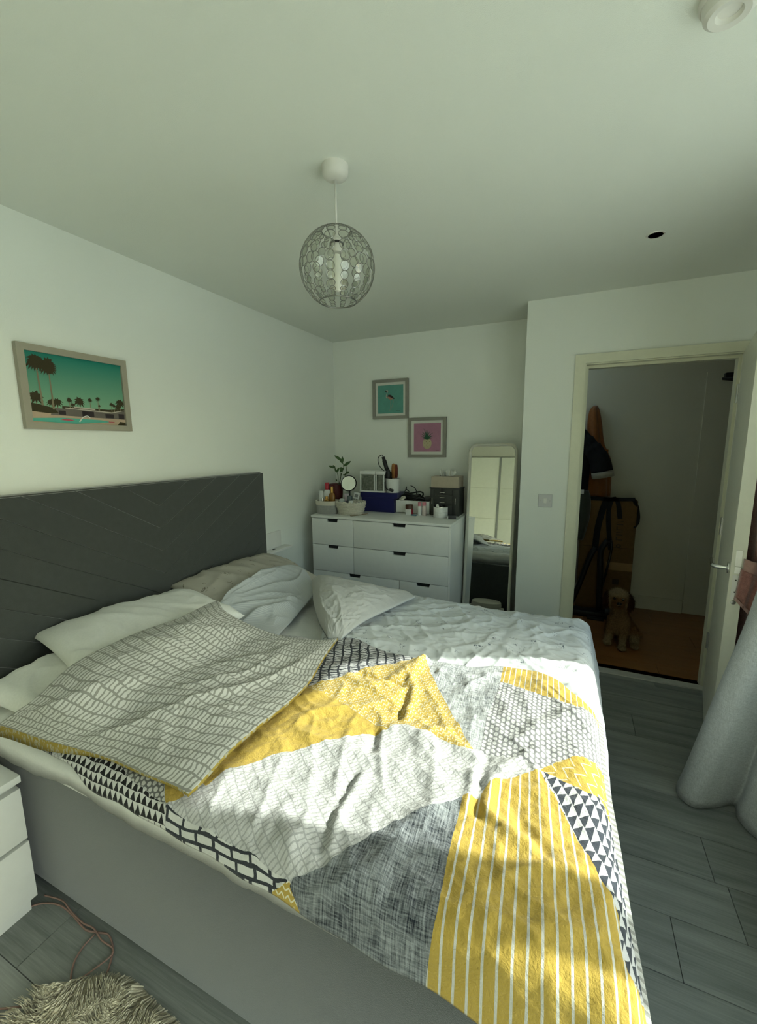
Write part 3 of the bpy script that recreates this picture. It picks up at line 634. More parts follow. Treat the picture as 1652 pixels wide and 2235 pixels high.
env2 = np.minimum(np.minimum(u2, 1-u2)*7, np.minimum(v2, 1-v2)*7).clip(0, 1)
F2[..., 2] += .030*np.sin(math.pi*u2)**.6*np.sin(math.pi*v2)**.5-.035*(np.clip(1-u2/.14, 0, 1)**2)*np.clip(v2*4, 0, 1)+env2*(.013*wrinkle(lu2, lv2, 5, .9, .5, 141)+.006*wrinkle(lu2, lv2, 10, 2.0, .5, 151)+.003*fbm(lu2*30, lv2*30, 9, 2))
w2o = sheet('turned_corner', F2, .008+.02*env2, [stripe_fab('faded_ticking_stripe', (.47, .48, .47), (.53, .53, .51), .006, .9), STRP], d2, np.stack([lu2, lv2], -1))
w2o['label'] = 'folded-back corner with a faint stripe'
# crumpled striped top sheet by the far pillow
S3 = coons(PZ([(478, 1318, .76), (500, 1345, .715), (545, 1372, .685), (600, 1392, .672)]), PZ([(560, 1252, .82), (632, 1232, .80), (664, 1242, .775), (690, 1290, .715)]),
           PZ([(478, 1318, .76), (500, 1288, .80), (560, 1252, .82)]), PZ([(600, 1392, .672), (640, 1350, .69), (690, 1290, .715)]), 120, 110)
S3[..., 2] += env2*(.030*wrinkle(lu2, lv2, 4, 2.3, .3, 161)+.014*wrinkle(lu2, lv2, 7, 2.6, .35, 171)+.003*wrinkle(lu2, lv2, 16, 1.9, .5, 181))
tag(sheet('striped_sheet', S3, .006+.02*env2, [STRP, STRP], None, np.stack([lu2, lv2], -1)), 'crumpled pale blue pinstripe sheet bunched against the cream pillow', 'sheet')

# ---------------------------------------------------------------- pillows
def pillow(name, c, size, rot, m, label, seed, dent=.0):
    from mathutils import Euler
    N = 48; u = np.linspace(-1, 1, N); U, Vv = np.meshgrid(u, u)
    su = np.sign(U)*np.abs(U)**.9; sv = np.sign(Vv)*np.abs(Vv)**.9
    x = size[0]/2*su*(1-.07*(1-Vv**2)*np.abs(U)**3); y = size[1]/2*sv*(1-.05*(1-U**2)*np.abs(Vv)**3)
    pr_ = ((1-U**2).clip(0)*(1-Vv**2).clip(0))**.38
    wr = .010*wrinkle(x*1.0, y, 6, .4+seed, .4, seed)+.006*wrinkle(x, y, 12, 1.5, .5, seed+3)
    zt = size[2]/2*pr_+wr*np.minimum(1, pr_*2)-dent*np.exp(-((U*.9)**2+(Vv*1.2)**2)/.25); zb = -size[2]/2*pr_*.8
    M_ = Matrix.Translation(Vector(c)) @ Euler(rot).to_matrix().to_4x4(); M3 = np.array(M_)
    top = np.stack([x, y, zt], -1); bot = np.stack([x, y, zb], -1); n = N*N
    V = np.vstack([top.reshape(-1, 3), bot.reshape(-1, 3)]); V = V@M3[:3, :3].T+M3[:3, 3]
    idx = np.arange(n).reshape(N, N); q = np.stack([idx[:-1, :-1], idx[:-1, 1:], idx[1:, 1:], idx[1:, :-1]], -1).reshape(-1, 4)
    F = np.vstack([q, q[:, ::-1]+n]); me = bpy.data.meshes.new(name); me.from_pydata(V.tolist(), [], F.tolist()); me.materials.append(m)
    me.polygons.foreach_set('use_smooth', np.ones(len(F), dtype=bool))
    a = me.attributes.new('flat', 'FLOAT_VECTOR', 'POINT'); f3 = np.zeros((2*n, 3)); f3[:, :2] = np.vstack([np.stack([x, y], -1).reshape(-1, 2)]*2); a.data.foreach_set('vector', f3.ravel())
    bm = bmesh.new(); bm.from_mesh(me); bmesh.ops.remove_doubles(bm, verts=bm.verts, dist=1e-5); bmesh.ops.recalc_face_normals(bm, faces=bm.faces); bm.to_mesh(me); bm.free()
    o = bpy.data.objects.new(name, me); COL.objects.link(o); return tag(o, label, 'pillow', 'pillows against the headboard')
pillow('pillow', (.34, -1.57, .728), (.46, .74, .17), (0, .26, -.08), CREAM, 'cream pillow with faint print in the far corner of the bed', 5)
pillow('pillow', (.37, -2.27, .765), (.46, .66, .14), (.0, .06, -.22), PILLOW, 'white pillow lying uppermost in front of the headboard, half under the duvet', 8)
pillow('pillow', (.38, -2.43, .685), (.44, .70, .12), (0, .02, .03), PILLOW, 'lower white pillow, its end showing at the near corner of the bed', 14)

# ================================================================== chest of drawers
DX0, DX1, DY0, DY1, DZ = .135, 1.240, -.634, -.135, .972
dr = thing('chest_of_drawers', 'wide white chest of drawers with cut-out handles in the alcove corner', 'dresser', ((DX0+DX1)/2, (DY0+DY1)/2, 0))
boxes('carcass', [((DX0+.004, DY0+.022, .05), (DX1-.001, DY1, DZ-.019))], WHITE, dr)
boxes('recess_shade_sheet', [((DX0+.01, DY0+.016, .06), (DX1-.01, DY0+.0225, DZ-.0195))], GAP, dr)  # black sheet paints the shade behind drawer gaps and handle cut-outs
boxes('plinth', [((DX0+.02, DY0+.05, 0), (DX1-.02, DY1-.02, .05))], WHITE, dr)
box('side_panel', (DX1-.002, DY0+.004, .045), (DX1+.012, DY1, DZ-.019), WHITE, dr, .0015)
box('top', (DX0-.004, DY0-.004, DZ-.019), (DX1+.012, DY1, DZ), WHITE, dr, .002)
def drawer(x0, x1, z0, z1, hx0, hx1):
    g = .002; hd_ = .026; sl = .006
    poly = [(x0+g, z0+g), (x1-g, z0+g), (x1-g, z1-g), (hx1, z1-g), (hx1-sl, z1-hd_), (hx0+sl, z1-hd_), (hx0, z1-g), (x0+g, z1-g)]
    prism('drawer', [(x, DY0, z) for x, z in poly], (0, .016, 0), WHITE, dr, .0012)
R1, R2_, R3, R4 = DZ-.021, .742, .530, .318
drawer(DX0, .502, R2_, R1, .272, .370); drawer(.502, DX1, R2_, R1, .822, .924)
drawer(DX0, .502, R3, R2_, .272, .370); drawer(.502, DX1, R3, R2_, .822, .924)
drawer(DX0, .875, R4, R3, .456, .556); drawer(.875, DX1, R4, R3, 1.005, 1.108)
drawer(DX0, .875, .07, R4, .456, .556); drawer(.875, DX1, .07, R4, 1.005, 1.108)
TOP = DZ
def T(px, py): p = P(px, py, z=TOP); return np.array([p[0], p[1], TOP])
# ------------------------------------------------------------------ fabric basket with toiletries
GREYF = fabric('grey_rope_cotton', (.33, .33, .31), .95, .1, 200, .002, 300); CREAMF = fabric('cream_rope_cotton', (.62, .59, .50), .95, .08, 200, .002, 300)
def obox(name, c, w, d, z0, z1, m, parent, taper=.92, wall=.008, nrm_=2.6, n=40, bottom=True):
    """open rounded basket wall (superellipse ring with thickness)"""
    V = []; F = []; rows = [(taper, z0, 0), ((1+taper)/2+.02, (z0+z1)/2, 0), (1, z1, 0), (1, z1, wall), ((1+taper)/2+.02, (z0+z1)/2, wall), (taper, z0+wall, wall)]
    for k_, z, wl in rows:
        for i in range(n):
            a = 2*math.pi*i/n; ca, sa = math.cos(a), math.sin(a)
            V.append((c[0]+(w/2*k_-wl)*np.sign(ca)*abs(ca)**(2/nrm_), c[1]+(d/2*k_-wl)*np.sign(sa)*abs(sa)**(2/nrm_), z))
    for r in range(len(rows)-1):
        for i in range(n): F.append((r*n+i, r*n+(i+1) % n, (r+1)*n+(i+1) % n, (r+1)*n+i))
    if bottom: F += [tuple(range(n-1, -1, -1)), tuple((len(rows)-1)*n+i for i in range(n))]
    return obj(name, V, F, m, parent, True, auto=60)
bA = (.212, -.508, TOP); ba = thing('fabric_basket', 'grey and cream round fabric basket at the wall end of the chest of drawers', 'basket', bA)
obox('basket_body', bA, .186, .15, TOP, TOP+.072, GREYF, ba, .93); obox('rim_band', bA, .194, .158, TOP+.070, TOP+.104, CREAMF, ba, .965, bottom=False)
def bottle(name, label, cat, c, r, h, m, cap=None, caph=.0, capr=None, grp=None, sy=1., shoulder=.12, n=20):
    t = thing(name, label, cat, c, grp); b = h-caph
    lathe('body', c, [(0, 0), (r*.94, 0), (r, .004), (r, b*(1-shoulder)), (r*.8, b*(1-shoulder*.3)), ((capr or r*.6)*.98, b), (0, b)], m, t, n, sy=sy)
    if cap is not None: lathe('cap', (c[0], c[1], c[2]+b), [(0, 0), (capr or r*.6, 0), (capr or r*.6, caph*.93), ((capr or r*.6)*.9, caph), (0, caph)], cap, t, n, sy=sy if capr and capr > r*.9 else 1.)
    return t
def tubeb(name, label, cat, c, r, h, m, cap, grp=None):
    """squeeze tube standing on its cap, crimped flat at the top"""
    t = thing(name, label, cat, c, grp); N = 16; V = []; F = []
    for k in range(6):
        f = k/5; z = .02+f*(h-.02)
        for i in range(N):
            a = 2*math.pi*i/N; V.append((c[0]+r*(1+.15*f)*math.cos(a), c[1]+r*(1-.93*f**1.6)*math.sin(a), c[2]+z))
    for k in range(5):
        for i in range(N): F.append((k*N+i, k*N+(i+1) % N, (k+1)*N+(i+1) % N, (k+1)*N+i))
    F += [tuple(range(N-1, -1, -1)), tuple(5*N+i for i in range(N))]
    obj('body', V, F, m, t, True, auto=50); lathe('cap', c, [(0, 0), (r*.95, 0), (r*.95, .02), (0, .02)], cap, t, 16); return t
TW = mat('toiletry_white', (.74, .75, .73), .35, var=.02); RED = mat('red_plastic', (.42, .012, .03), .35); GOLD = mat('gold_lacquer', (.62, .36, .10), .25, .7); AMBER = mat('amber_glass', (.30, .14, .03), .15)
LIL = mat('lilac_plastic', (.52, .44, .50), .4); SLATE = mat('slate_plastic', (.10, .13, .14), .4); BEIGE = mat('beige_plastic', (.42, .38, .32), .45); BLUE = mat('teal_blue_plastic', (.03, .14, .22), .35)
tubeb('hand_cream_tube', 'pale squeeze tube standing at the wall side of the fabric basket', 'tube', (.166, -.53, TOP+.075), .017, .105, TW, TW)
bottle('lotion_bottle', 'white lotion bottle with a tall red cap in the fabric basket', 'bottle', (.182, -.462, TOP+.055), .034, .185, TW, RED, .056, .017, None, .6, .3)
bottle('body_oil_bottle', 'amber pump bottle in the fabric basket', 'bottle', (.232, -.475, TOP+.055), .027, .155, AMBER, GOLD, .05, .012, None, .7, .2)
bottle('perfume_bottle', 'small gold perfume bottle in front of the amber bottle', 'bottle', (.215, -.53, TOP+.07), .022, .066, GOLD, GOLD, .02, .012, None, .8)
bottle('lip_balm', 'tiny chrome lipstick tube at the rim of the fabric basket', 'lipstick', (.192, -.555, TOP+.06), .008, .065, CHROME, CHROME, .025, .008)
# ------------------------------------------------------------------ woven basket
WOV = fabric('white_woven_paper', (.68, .65, .55), .85, .08, 100, .001, 300, 0.)
bB = (.415, -.50, TOP); bw = thing('woven_basket', 'cream woven basket with scalloped rim full of cosmetics', 'basket', bB)
obox('liner', bB, .222, .142, TOP, TOP+.085, WOV, bw, .80, .006)
ncol, nrow = 44, 8
for r in range(nrow):
    k_ = .82+.2*(r/(nrow-1)); z = TOP+.007+r*.0118; pts = []
    for i in range(ncol*2):
        a = 2*math.pi*i/(ncol*2); ca, sa = math.cos(a), math.sin(a); bulge = .0035*math.cos(math.pi*i+math.pi*r)
        pts.append((bB[0]+(.112*k_+bulge)*np.sign(ca)*abs(ca)**(2/2.6), bB[1]+(.072*k_+bulge)*np.sign(sa)*abs(sa)**(2/2.6), z+.002*math.cos(math.pi*i)))
    tube('woven_strand', pts, .0068, WOV, bw, 6, closed=True)
pts = []
for i in range(120):
    a = 2*math.pi*i/120; ca, sa = math.cos(a), math.sin(a); pts.append((bB[0]+.117*np.sign(ca)*abs(ca)**(2/2.6), bB[1]+.077*np.sign(sa)*abs(sa)**(2/2.6), TOP+.098+.004*math.sin(a*22)))
tube('scalloped_rim', pts, .0055, WOV, bw, 6, closed=True)
tb = TOP+.045
bottle('glass_jar', 'clear frosted jar at the left of the woven basket', 'jar', (.348, -.52, tb), .022, .078, mat('frosted_glass', (.42, .45, .43), .3), None)
bottle('serum_bottle', 'slate grey bottle in the middle of the woven basket', 'bottle', (.405, -.495, tb), .024, .10, SLATE, SLATE, .03, .02)
bottle('lipstick', 'small white lipstick with dark base in the woven basket', 'lipstick', (.402, -.545, tb), .009, .065, TW, BLACK, .02, .0088)
bottle('roll_on', 'round-topped white roll-on bottle in the woven basket', 'bottle', (.438, -.54, tb), .018, .068, TW, TW, .03, .0178)
tubeb('lilac_tube', 'lilac squeeze tube standing behind the woven basket items', 'tube', (.355, -.455, tb+.015), .019, .095, LIL, LIL)
bottle('compact', 'beige rounded compact lying at the right of the woven basket', 'compact', (.468, -.52, tb), .021, .048, BEIGE, None)
bottle('blue_tub', 'teal blue tub at the right rim of the woven basket', 'tub', (.492, -.48, tb), .022, .05, BLUE, BLUE, .012, .0225)
tube_s = tube('basket_strap', [(.455, -.585, TOP+.004), (.475, -.595, TOP+.006), (.49, -.56, TOP+.006), (.515, -.50, TOP+.005), (.535, -.44, TOP+.004)], .0035, mat('tan_cord', (.30, .24, .15), .8), None, 6, 20)
tag(tube_s, 'thin tan cord lying beside the woven basket', 'cord')
# ------------------------------------------------------------------ potted plant
POTM = mat('dark_red_pot', (.085, .012, .012), .4); LEAF = mat('glossy_green_leaf', (.045, .10, .028), .35, var=.25); STEM = mat('green_stem', (.07, .11, .035), .5)
pc = P(733, 1057, y=-.30); pc = np.array([pc[0], -.30, TOP]); pt = thing('potted_plant', 'young glossy leafed plant in a dark red pot in the corner', 'plant', pc)
ph = 1.186-TOP; lathe('pot', pc, [(0, 0), (.045, 0), (.062, ph-.03), (.066, ph-.03), (.068, ph), (.060, ph), (.058, ph-.02), (0, ph-.02)], POTM, pt, 28)
def leaf(c, d, L, w, parent, roll_=0.):
    d = Vector(d).normalized(); s = d.cross(Vector((.3, -1, .2))).normalized(); u = s.cross(d); V = []; F = []
    prof = [(0, .08), (.2, .62), (.45, 1), (.7, .82), (.9, .38), (1, .03)]
    for f, ww in prof:
        p = Vector(c)+d*L*f-u*(.10*L*f*f)
        V += [p-s*w*ww/2+u*.1*w*ww, p, p+s*w*ww/2+u*.1*w*ww]
    for i in range(len(prof)-1):
        a = i*3; F += [(a, a+1, a+4, a+3), (a+1, a+2, a+5, a+4)]
    n0 = len(V); V += [v-u*.0012 for v in V]; F += [tuple(n0+k for k in f[::-1]) for f in F]
    return obj('leaf', V, F, LEAF, parent, True)
def pl3(px, py, dy=0.): return P(px, py, y=-.30+dy)
stems = [[(738, 1057), (737, 1035), (731, 1022)], [(740, 1057), (745, 1035), (750, 1020), (747, 1006)], [(739, 1057), (743, 1046), (744, 1032)], [(744, 1057), (752, 1045), (756, 1028), (757, 1018)]]
for si, s in enumerate(stems): tube('stem', [pl3(a, b, -.015*si) for a, b in s], .0028, STEM, pt, 6, 14)
for a, b, c_, d_, w in [(731, 1022, 718, 1017, .020), (732, 1023, 727, 1016, .018), (735, 1031, 739, 1022, .020), (734, 1031, 731, 1022, .015), (747, 1006, 731, 995, .024), (748, 1010, 747, 998, .022), (748, 1012, 741, 1003, .016), (749, 1018, 763, 1008, .026),
                        (749, 1021, 742, 1030, .024), (748, 1021, 741, 1023, .020), (755, 1033, 761, 1030, .020), (753, 1037, 749, 1036, .014), (736, 1049, 733, 1047, .012), (752, 1038, 756, 1032, .014)]:
    p0 = pl3(a, b, -.02); p1 = pl3(c_, d_, -.03); dv = p1-p0; L = np.linalg.norm(dv); leaf(p0, dv, L*1.12, w, pt)
# ------------------------------------------------------------------ round make-up mirror
mc = P(761, 1055, y=-.395); mm = thing('makeup_mirror', 'small round vanity mirror on a dark stand behind the woven basket', 'mirror', (mc[0], -.395, TOP))
Mq = Vector((.25, -.92, .25)).to_track_quat('Z', 'Y').to_matrix().to_4x4()
lathe('mirror_rim', mc, [(.0, -.008), (.064, -.008), (.066, 0), (.062, .006), (.058, .003), (0, .002)], BLACK, mm, 36, mtx=Mq)
lathe('mirror_glass', mc, [(0, .0025), (.058, .0035), (.0575, .005), (0, .005)], MIRROR, mm, 36, mtx=Mq)
tube('stand', [mc+np.array([0, .012, -.06]), (mc[0], -.39, TOP+.03), (mc[0], -.395, TOP+.012)], .008, BLACK, mm, 8, 12)
lathe('stand_base', (mc[0], -.395, TOP), [(0, 0), (.055, 0), (.055, .008), (.02, .014), (0, .014)], BLACK, mm, 28)
# ------------------------------------------------------------------ navy box, and what stands on it
NAVY = fabric('navy_cardboard', (.006, .008, .085), .6, .05, 60, .0002)
NX0, NX1, NY0, NY1, NZ = .418, .705, -.318, -.150, TOP+.158
nv = thing('navy_box', 'deep navy blue lidded storage box on the chest of drawers', 'box', ((NX0+NX1)/2, (NY0+NY1)/2, TOP))
box('box_body', (NX0, NY0, TOP), (NX1, NY1, NZ-.04), NAVY, nv, .003); box('lid', (NX0-.006, NY0-.006, NZ-.042), (NX1+.03, NY1+.006, NZ), NAVY, nv, .003)
ac = thing('acrylic_caddy', 'clear acrylic cosmetics holder with white lid and base on the navy box', 'organiser', (.515, -.245, NZ))
rnd = lambda x0, x1, y0, y1, z0, z1, m, nm, b=.02: box(nm, (x0, y0, z0), (x1, y1, z1), m, ac, b, 4)
box('caddy_base', (.402, -.318, NZ), (.625, -.17, NZ+.014), TW, ac, .006, 3)
box('caddy_lid', (.402, -.315, NZ+.142), (.540, -.17, NZ+.172), TW, ac, .008, 3); box('caddy_lid', (.543, -.315, NZ+.142), (.625, -.17, NZ+.172), TW, ac, .008, 3)
STRIATE = mat('ridged_clear_plastic', (.34, .34, .30), .2, var=.4, vs_=60)
boxes('cosmetics_inside', [((.415, -.30, NZ+.014), (.528, -.185, NZ+.142)), ((.556, -.30, NZ+.014), (.615, -.185, NZ+.142))], STRIATE, ac)
for x0, x1 in ((.404, .540), (.543, .623)): box('clear_wall', (x0, -.316, NZ+.014), (x1, -.312, NZ+.142), CLEAR, ac)
for x0 in (.404, .530, .545, .612): box('corner_post', (x0, -.317, NZ+.014), (x0+.010, -.308, NZ+.142), TW, ac, .002)
tg = thing('timer_card', 'small white card with grey square leaning on the navy box', 'card', (.42, -.40, TOP+.10)); cc = P(778, 1082, y=-.335)
xbox('card', cc, (.048, .004, .052), (-.1, .18, .25), TW, tg, .001); xbox('card_print', cc+np.array([0.0, -.0042, 0]), (.028, .001, .024), (-.1, .18, .25), mat('grey_print', (.22, .23, .22), .6), tg)
xbox('card_foot', (cc[0], -.33, (cc[2]+TOP)/2-.01), (.01, .004, cc[2]-TOP), (-.02, 0, .25), BLACK, tg)
pcx = np.array([.676, -.262, NZ]); rp = thing('ribbed_pot', 'white diamond-ribbed pot of hair tools on the navy box', 'pot', pcx)
N = 40; V = []; F = []
for k in range(13):
    f = k/12; z = f*.112
    for i in range(N):
        a = 2*math.pi*i/N; r = .049+.008*f+.0028*(abs(math.sin(a*10+f*9))+abs(math.sin(a*10-f*9))-1); V.append((pcx[0]+r*math.cos(a), pcx[1]+r*math.sin(a), NZ+z))
for i in range(N): a = 2*math.pi*i/N; V.append((pcx[0]+.050*math.cos(a), pcx[1]+.050*math.sin(a), NZ+.112))
for i in range(N): a = 2*math.pi*i/N; V.append((pcx[0]+.046*math.cos(a), pcx[1]+.046*math.sin(a), NZ+.02))
for k in range(14):
    for i in range(N): F.append((k*N+i, k*N+(i+1) % N, (k+1)*N+(i+1) % N, (k+1)*N+i))
F += [tuple(range(N-1, -1, -1)), tuple(14*N+i for i in range(N))]
obj('pot_wall', V, F, TW, rp, True, auto=60)
def Y3(px, py, y): return P(px, py, y=y)
hdn = thing('curling_iron', 'black hair styling wand with looped cable standing in the ribbed pot', 'hair tool', (.66, -.27, NZ+.02))
tube('barrel', [(.672, -.262, NZ+.022), Y3(849, 1035, -.265), Y3(844, 1022, -.27)], .017, BLACK, hdn, 14, 10)
tube('handle', [Y3(844, 1024, -.27), Y3(840, 1010, -.275), Y3(836, 997, -.28)], [.016, .017, .013], BLACK, hdn, 14, 10)
tube('cable', [Y3(836, 998, -.28), Y3(834.5, 993, -.28), Y3(829, 995, -.285), Y3(825, 1001, -.29), Y3(826, 1012, -.29), Y3(832, 1022, -.29), Y3(841, 1030, -.28)], .0035, BLACK, hdn, 6, 40)
lathe('nozzle', Y3(846, 1035, -.27)-np.array([-.004, 0, .03]), [(0, 0), (.028, 0), (.032, .03), (.026, .05), (0, .052)], BLACK, hdn, 18)
hb_ = thing('hairbrush', 'brown wooden bristle brush standing in the ribbed pot', 'hairbrush', (.70, -.25, NZ+.02)); BRW = mat('brown_wood_brush', (.30, .13, .035), .4, var=.15, vs_=40); BRI = mat('red_brown_bristle', (.13, .025, .012), .8, var=.2)
c_ = (Y3(858, 1012, -.255)+Y3(860, 1043, -.255))/2; lathe('brush_back', c_, [(0, -.062), (.014, -.058), (.019, -.03), (.020, .02), (.016, .05), (0, .06)], BRW, hb_, 18, sy=.5)
c_ = c_+np.array([.022, .0, -.002]); lathe('bristles', c_, [(0, -.058), (.010, -.054), (.013, -.03), (.013, .025), (.010, .05), (0, .055)], BRI, hb_, 18, sy=.9)
tube('brush_handle', [(.70, -.25, NZ+.022), tuple(Y3(859, 1046, -.255))], .008, BRW, hb_, 8)
pg = thing('cable_plug', 'black plug and cable hanging down in front of the ribbed pot', 'plug', (.64, -.325, NZ)); 
tube('plug_cable', [Y3(840, 1052, -.325), Y3(841, 1062, -.328), Y3(846, 1069, -.33), Y3(852, 1070, -.33)], .004, BLACK, pg, 6, 16); xbox('plug_body', Y3(854, 1070, -.33), (.036, .022, .022), (0, .35, .2), BLACK, pg, .005)
# ------------------------------------------------------------------ low white box with black things on it
lb = thing('low_white_box', 'low white lidless box beside the navy box', 'box', (.83, -.22, TOP)); LX0, LX1, LY0, LY1, LZ = .712, .990, -.292, -.16, TOP+.100
box('front_panel', (LX0, LY0, TOP+.004), (LX1, LY0+.008, LZ), WHITE, lb, .0015); box('side_panel', (LX0, LY0+.008, TOP), (LX0+.008, LY1, LZ), WHITE, lb, .001); box('side_panel', (LX1-.008, LY0+.008, TOP), (LX1, LY1, LZ), WHITE, lb, .001)
box('back_panel', (LX0, LY1, TOP), (LX1, LY1+.008, LZ), WHITE, lb, .001); boxes('tray', [((LX0+.008, LY0+.008, LZ-.03), (LX1-.008, LY1, LZ-.006))], GAP, lb)
cb = thing('coiled_cable', 'tangle of black cable heaped on the low white box', 'cable', (.80, -.22, LZ-.006)); pts = []
for i in range(170):
    a = i*.33; r = .055+.018*math.sin(i*.37); pts.append((.838+1.25*r*math.cos(a)+.012*math.sin(i*.9), -.228+.75*r*math.sin(a), LZ+.004+.055*(i/170)*abs(math.sin(i*.21))+.008*math.sin(i*1.3)))
tube('cable_loops', catmull(pts, 500), .0062, BLACK, cb, 6)
tube('cable_end', [Y3(893, 1073, -.23), Y3(886, 1066, -.23), Y3(888, 1062, -.23)], .004, BLACK, cb, 6, 12)
sg = thing('sunglasses', 'black glasses upturned on top of the cable heap', 'glasses', (.87, -.22, LZ+.05))
tube('temple_arm', [Y3(896, 1060, -.24), Y3(903, 1063, -.235), Y3(908, 1070, -.23), Y3(909, 1080, -.225)], .0035, BLACK, sg, 6, 16); tube('temple_arm', [Y3(883, 1074, -.22), Y3(886, 1067, -.22)], .0035, BLACK, sg, 6)
tube('frame_front', [Y3(909, 1080, -.225), Y3(903, 1084, -.25), Y3(893, 1083, -.25), Y3(884, 1082, -.24)], .006, BLACK, sg, 6, 14)
sc_ = thing('hair_scrunchie', 'small cream scrunchie on the edge of the low white box', 'scrunchie', (.77, -.275, LZ)); pts = [(.765+.017*math.cos(a)+.004*math.cos(a*5), -.282+.01*math.sin(a), LZ+.016+.012*math.sin(a+.6)) for a in np.linspace(0, 2*math.pi, 24, endpoint=False)]
tube('scrunchie_band', pts, .008, CREAMF, sc_, 8, closed=True)
xb = thing('black_wallet', 'small black case at the right end of the low white box', 'case', (.965, -.23, LZ)); xbox('case_body', (.962, -.235, LZ+.014), (.05, .06, .034), (0, 0, .3), BLACK, xb, .006)
# ------------------------------------------------------------------ things along the front of it
jr = thing('brown_jar', 'brown lidded cream jar in a red and white carton', 'jar', (.845, -.345, TOP)); p_ = T(891, 1123)
box('carton', (.822, -.365, TOP), (.868, -.325, TOP+.045), TW, jr, .001); boxes('carton_side', [((.868, -.364, TOP+.001), (.8705, -.326, TOP+.044))], RED, jr)
lathe('jar_lid', (.845, -.345, TOP+.045), [(0, 0), (.029, 0), (.030, .03), (.027, .034), (0, .034)], mat('brown_jar_lid', (.075, .026, .012), .35), jr, 24)
PINK = mat('pink_plastic', (.62, .22, .27), .4); PALEP = mat('pale_pink_liquid', (.62, .52, .48), .3)
bottle('pink_bottle', 'slim clear bottle with pink cap, left of a pair', 'bottle', (.932, -.352, TOP), .0155, .102, TW, PINK, .03, .013); bottle('pink_bottle', 'slim peach bottle with pink cap, right of a pair', 'bottle', (.966, -.345, TOP), .0165, .102, PALEP, PINK, .025, .015)
bp = thing('blue_sachet', 'tiny blue sachet lying before the pink-capped bottles', 'sachet', (.893, -.375, TOP)); xbox('sachet', (.893, -.375, TOP+.004), (.045, .026, .006), (0, .1, .3), BLUE, bp, .002)
# ------------------------------------------------------------------ jewellery box and tissue box
JW = mat('dark_grey_leatherette', (.040, .042, .038), .5, var=.1, bumpd=.0003); JX0, JX1, JY0, JY1, JZ = 1.0, 1.222, -.300, -.135, TOP+.212
jb = thing('jewellery_box', 'dark grey jewellery box with small silver handles', 'jewellery box', (1.11, -.22, TOP)); box('box_body', (JX0, JY0, TOP), (JX1, JY1, JZ-.008), JW, jb, .002); box('lid', (JX0-.006, JY0-.008, JZ-.008), (JX1+.006, JY1, JZ), JW, jb, .002)
for z0, z1 in ((.158, .196), (.122, .154), (.084, .118), (.012, .080)):
    d_ = box('drawer', (JX0+.034, JY0-.004, TOP+z0), (JX1-.052, JY0+.002, TOP+z1), JW, jb, .0015)
    if z0 > .05: box('drawer_handle', (JX0+.075, JY0-.010, TOP+(z0+z1)/2-.002), (JX0+.115, JY0-.004, TOP+(z0+z1)/2+.002), CHROME, d_, .001)
for x0, x1, hx_ in ((JX0+.003, JX0+.030, JX0+.016), (JX1-.048, JX1-.004, JX1-.026)):
    d_ = box('side_door', (x0, JY0-.004, TOP+.008), (x1, JY0+.002, TOP+.196), JW, jb, .0015); box('door_handle', (hx_-.002, JY0-.010, TOP+.09), (hx_+.002, JY0-.004, TOP+.135), CHROME, d_, .001)
box('clasp', (JX0+.086, JY0-.008, JZ-.05), (JX0+.104, JY0-.002, JZ-.002), BLACK, jb, .002)
TIS = mat('tan_leatherette', (.44, .38, .29), .55, var=.05); tx = thing('tissue_box', 'tan tissue box on top of the jewellery box', 'tissue box', (1.108, -.22, JZ)); box('box_body', (JX0+.004, JY0+.005, JZ), (JX1-.006, JY1-.005, JZ+.084), TIS, tx, .002); box('slot', (1.05, -.235, JZ+.0835), (1.16, -.205, JZ+.0848), GAP, tx)
TISM = mat('tissue_paper', (.66, .67, .62), .95, var=.03)
for cx_, w_, h_, sd in ((1.075, .045, .055, 3), (1.125, .075, .05, 8)):
    nu = 14; V = []; F = []
    for i in range(nu):
        for j in range(6):
            f = j/5; u_ = i/(nu-1)-.5; V.append((cx_+u_*w_*(.75+.5*f*(1 if sd == 8 else .2))+.008*f*(1 if sd == 8 else -1), -.22+.010*math.sin(i*1.1+sd)*(.3+f), JZ+.082+h_*f*(1-.9*abs(u_)**1.3+.15*math.sin(i*1.7+sd))))
    for i in range(nu-1):
        for j in range(5): a = i*6+j; F.append((a, a+6, a+7, a+1))
    n0 = len(V); V += [(x, y+.0015, z) for x, y, z in V]; F += [tuple(n0+k for k in f[::-1]) for f in F]
    obj('tissue', V, F, TISM, tx, True)
# ------------------------------------------------------------------ round tin and little case
tp_ = T(957, 1131); tc = np.array([1.104, -.372, TOP]); tn = thing('round_tin', 'round white two-tier trinket tin in front of the jewellery box', 'tin', tc)
lathe('tier', tc, [(0, 0), (.050, 0), (.053, .004), (.053, .040), (0, .040)], TW, tn, 32); lathe('tier', tc+np.array([0, 0, .041]), [(0, 0), (.053, 0), (.053, .036), (.050, .039), (.047, .036), (.046, .012), (0, .012)], TW, tn, 32)
lathe('silver_rim', tc+np.array([0, 0, .079]), [(.047, -.001), (.0535, -.001), (.0535, .003), (.047, .003), (.047, -.001)], CHROME, tn, 32)
wa = thing('wrist_watch', 'small dark watch curled in the round tin', 'watch', tc+np.array([.01, 0, .06])); pts = [(tc[0]+.012+.027*math.cos(a), tc[1]-.004+.018*math.sin(a), TOP+.083+.010*math.sin(a*2)) for a in np.linspace(0, 5.4, 26)]
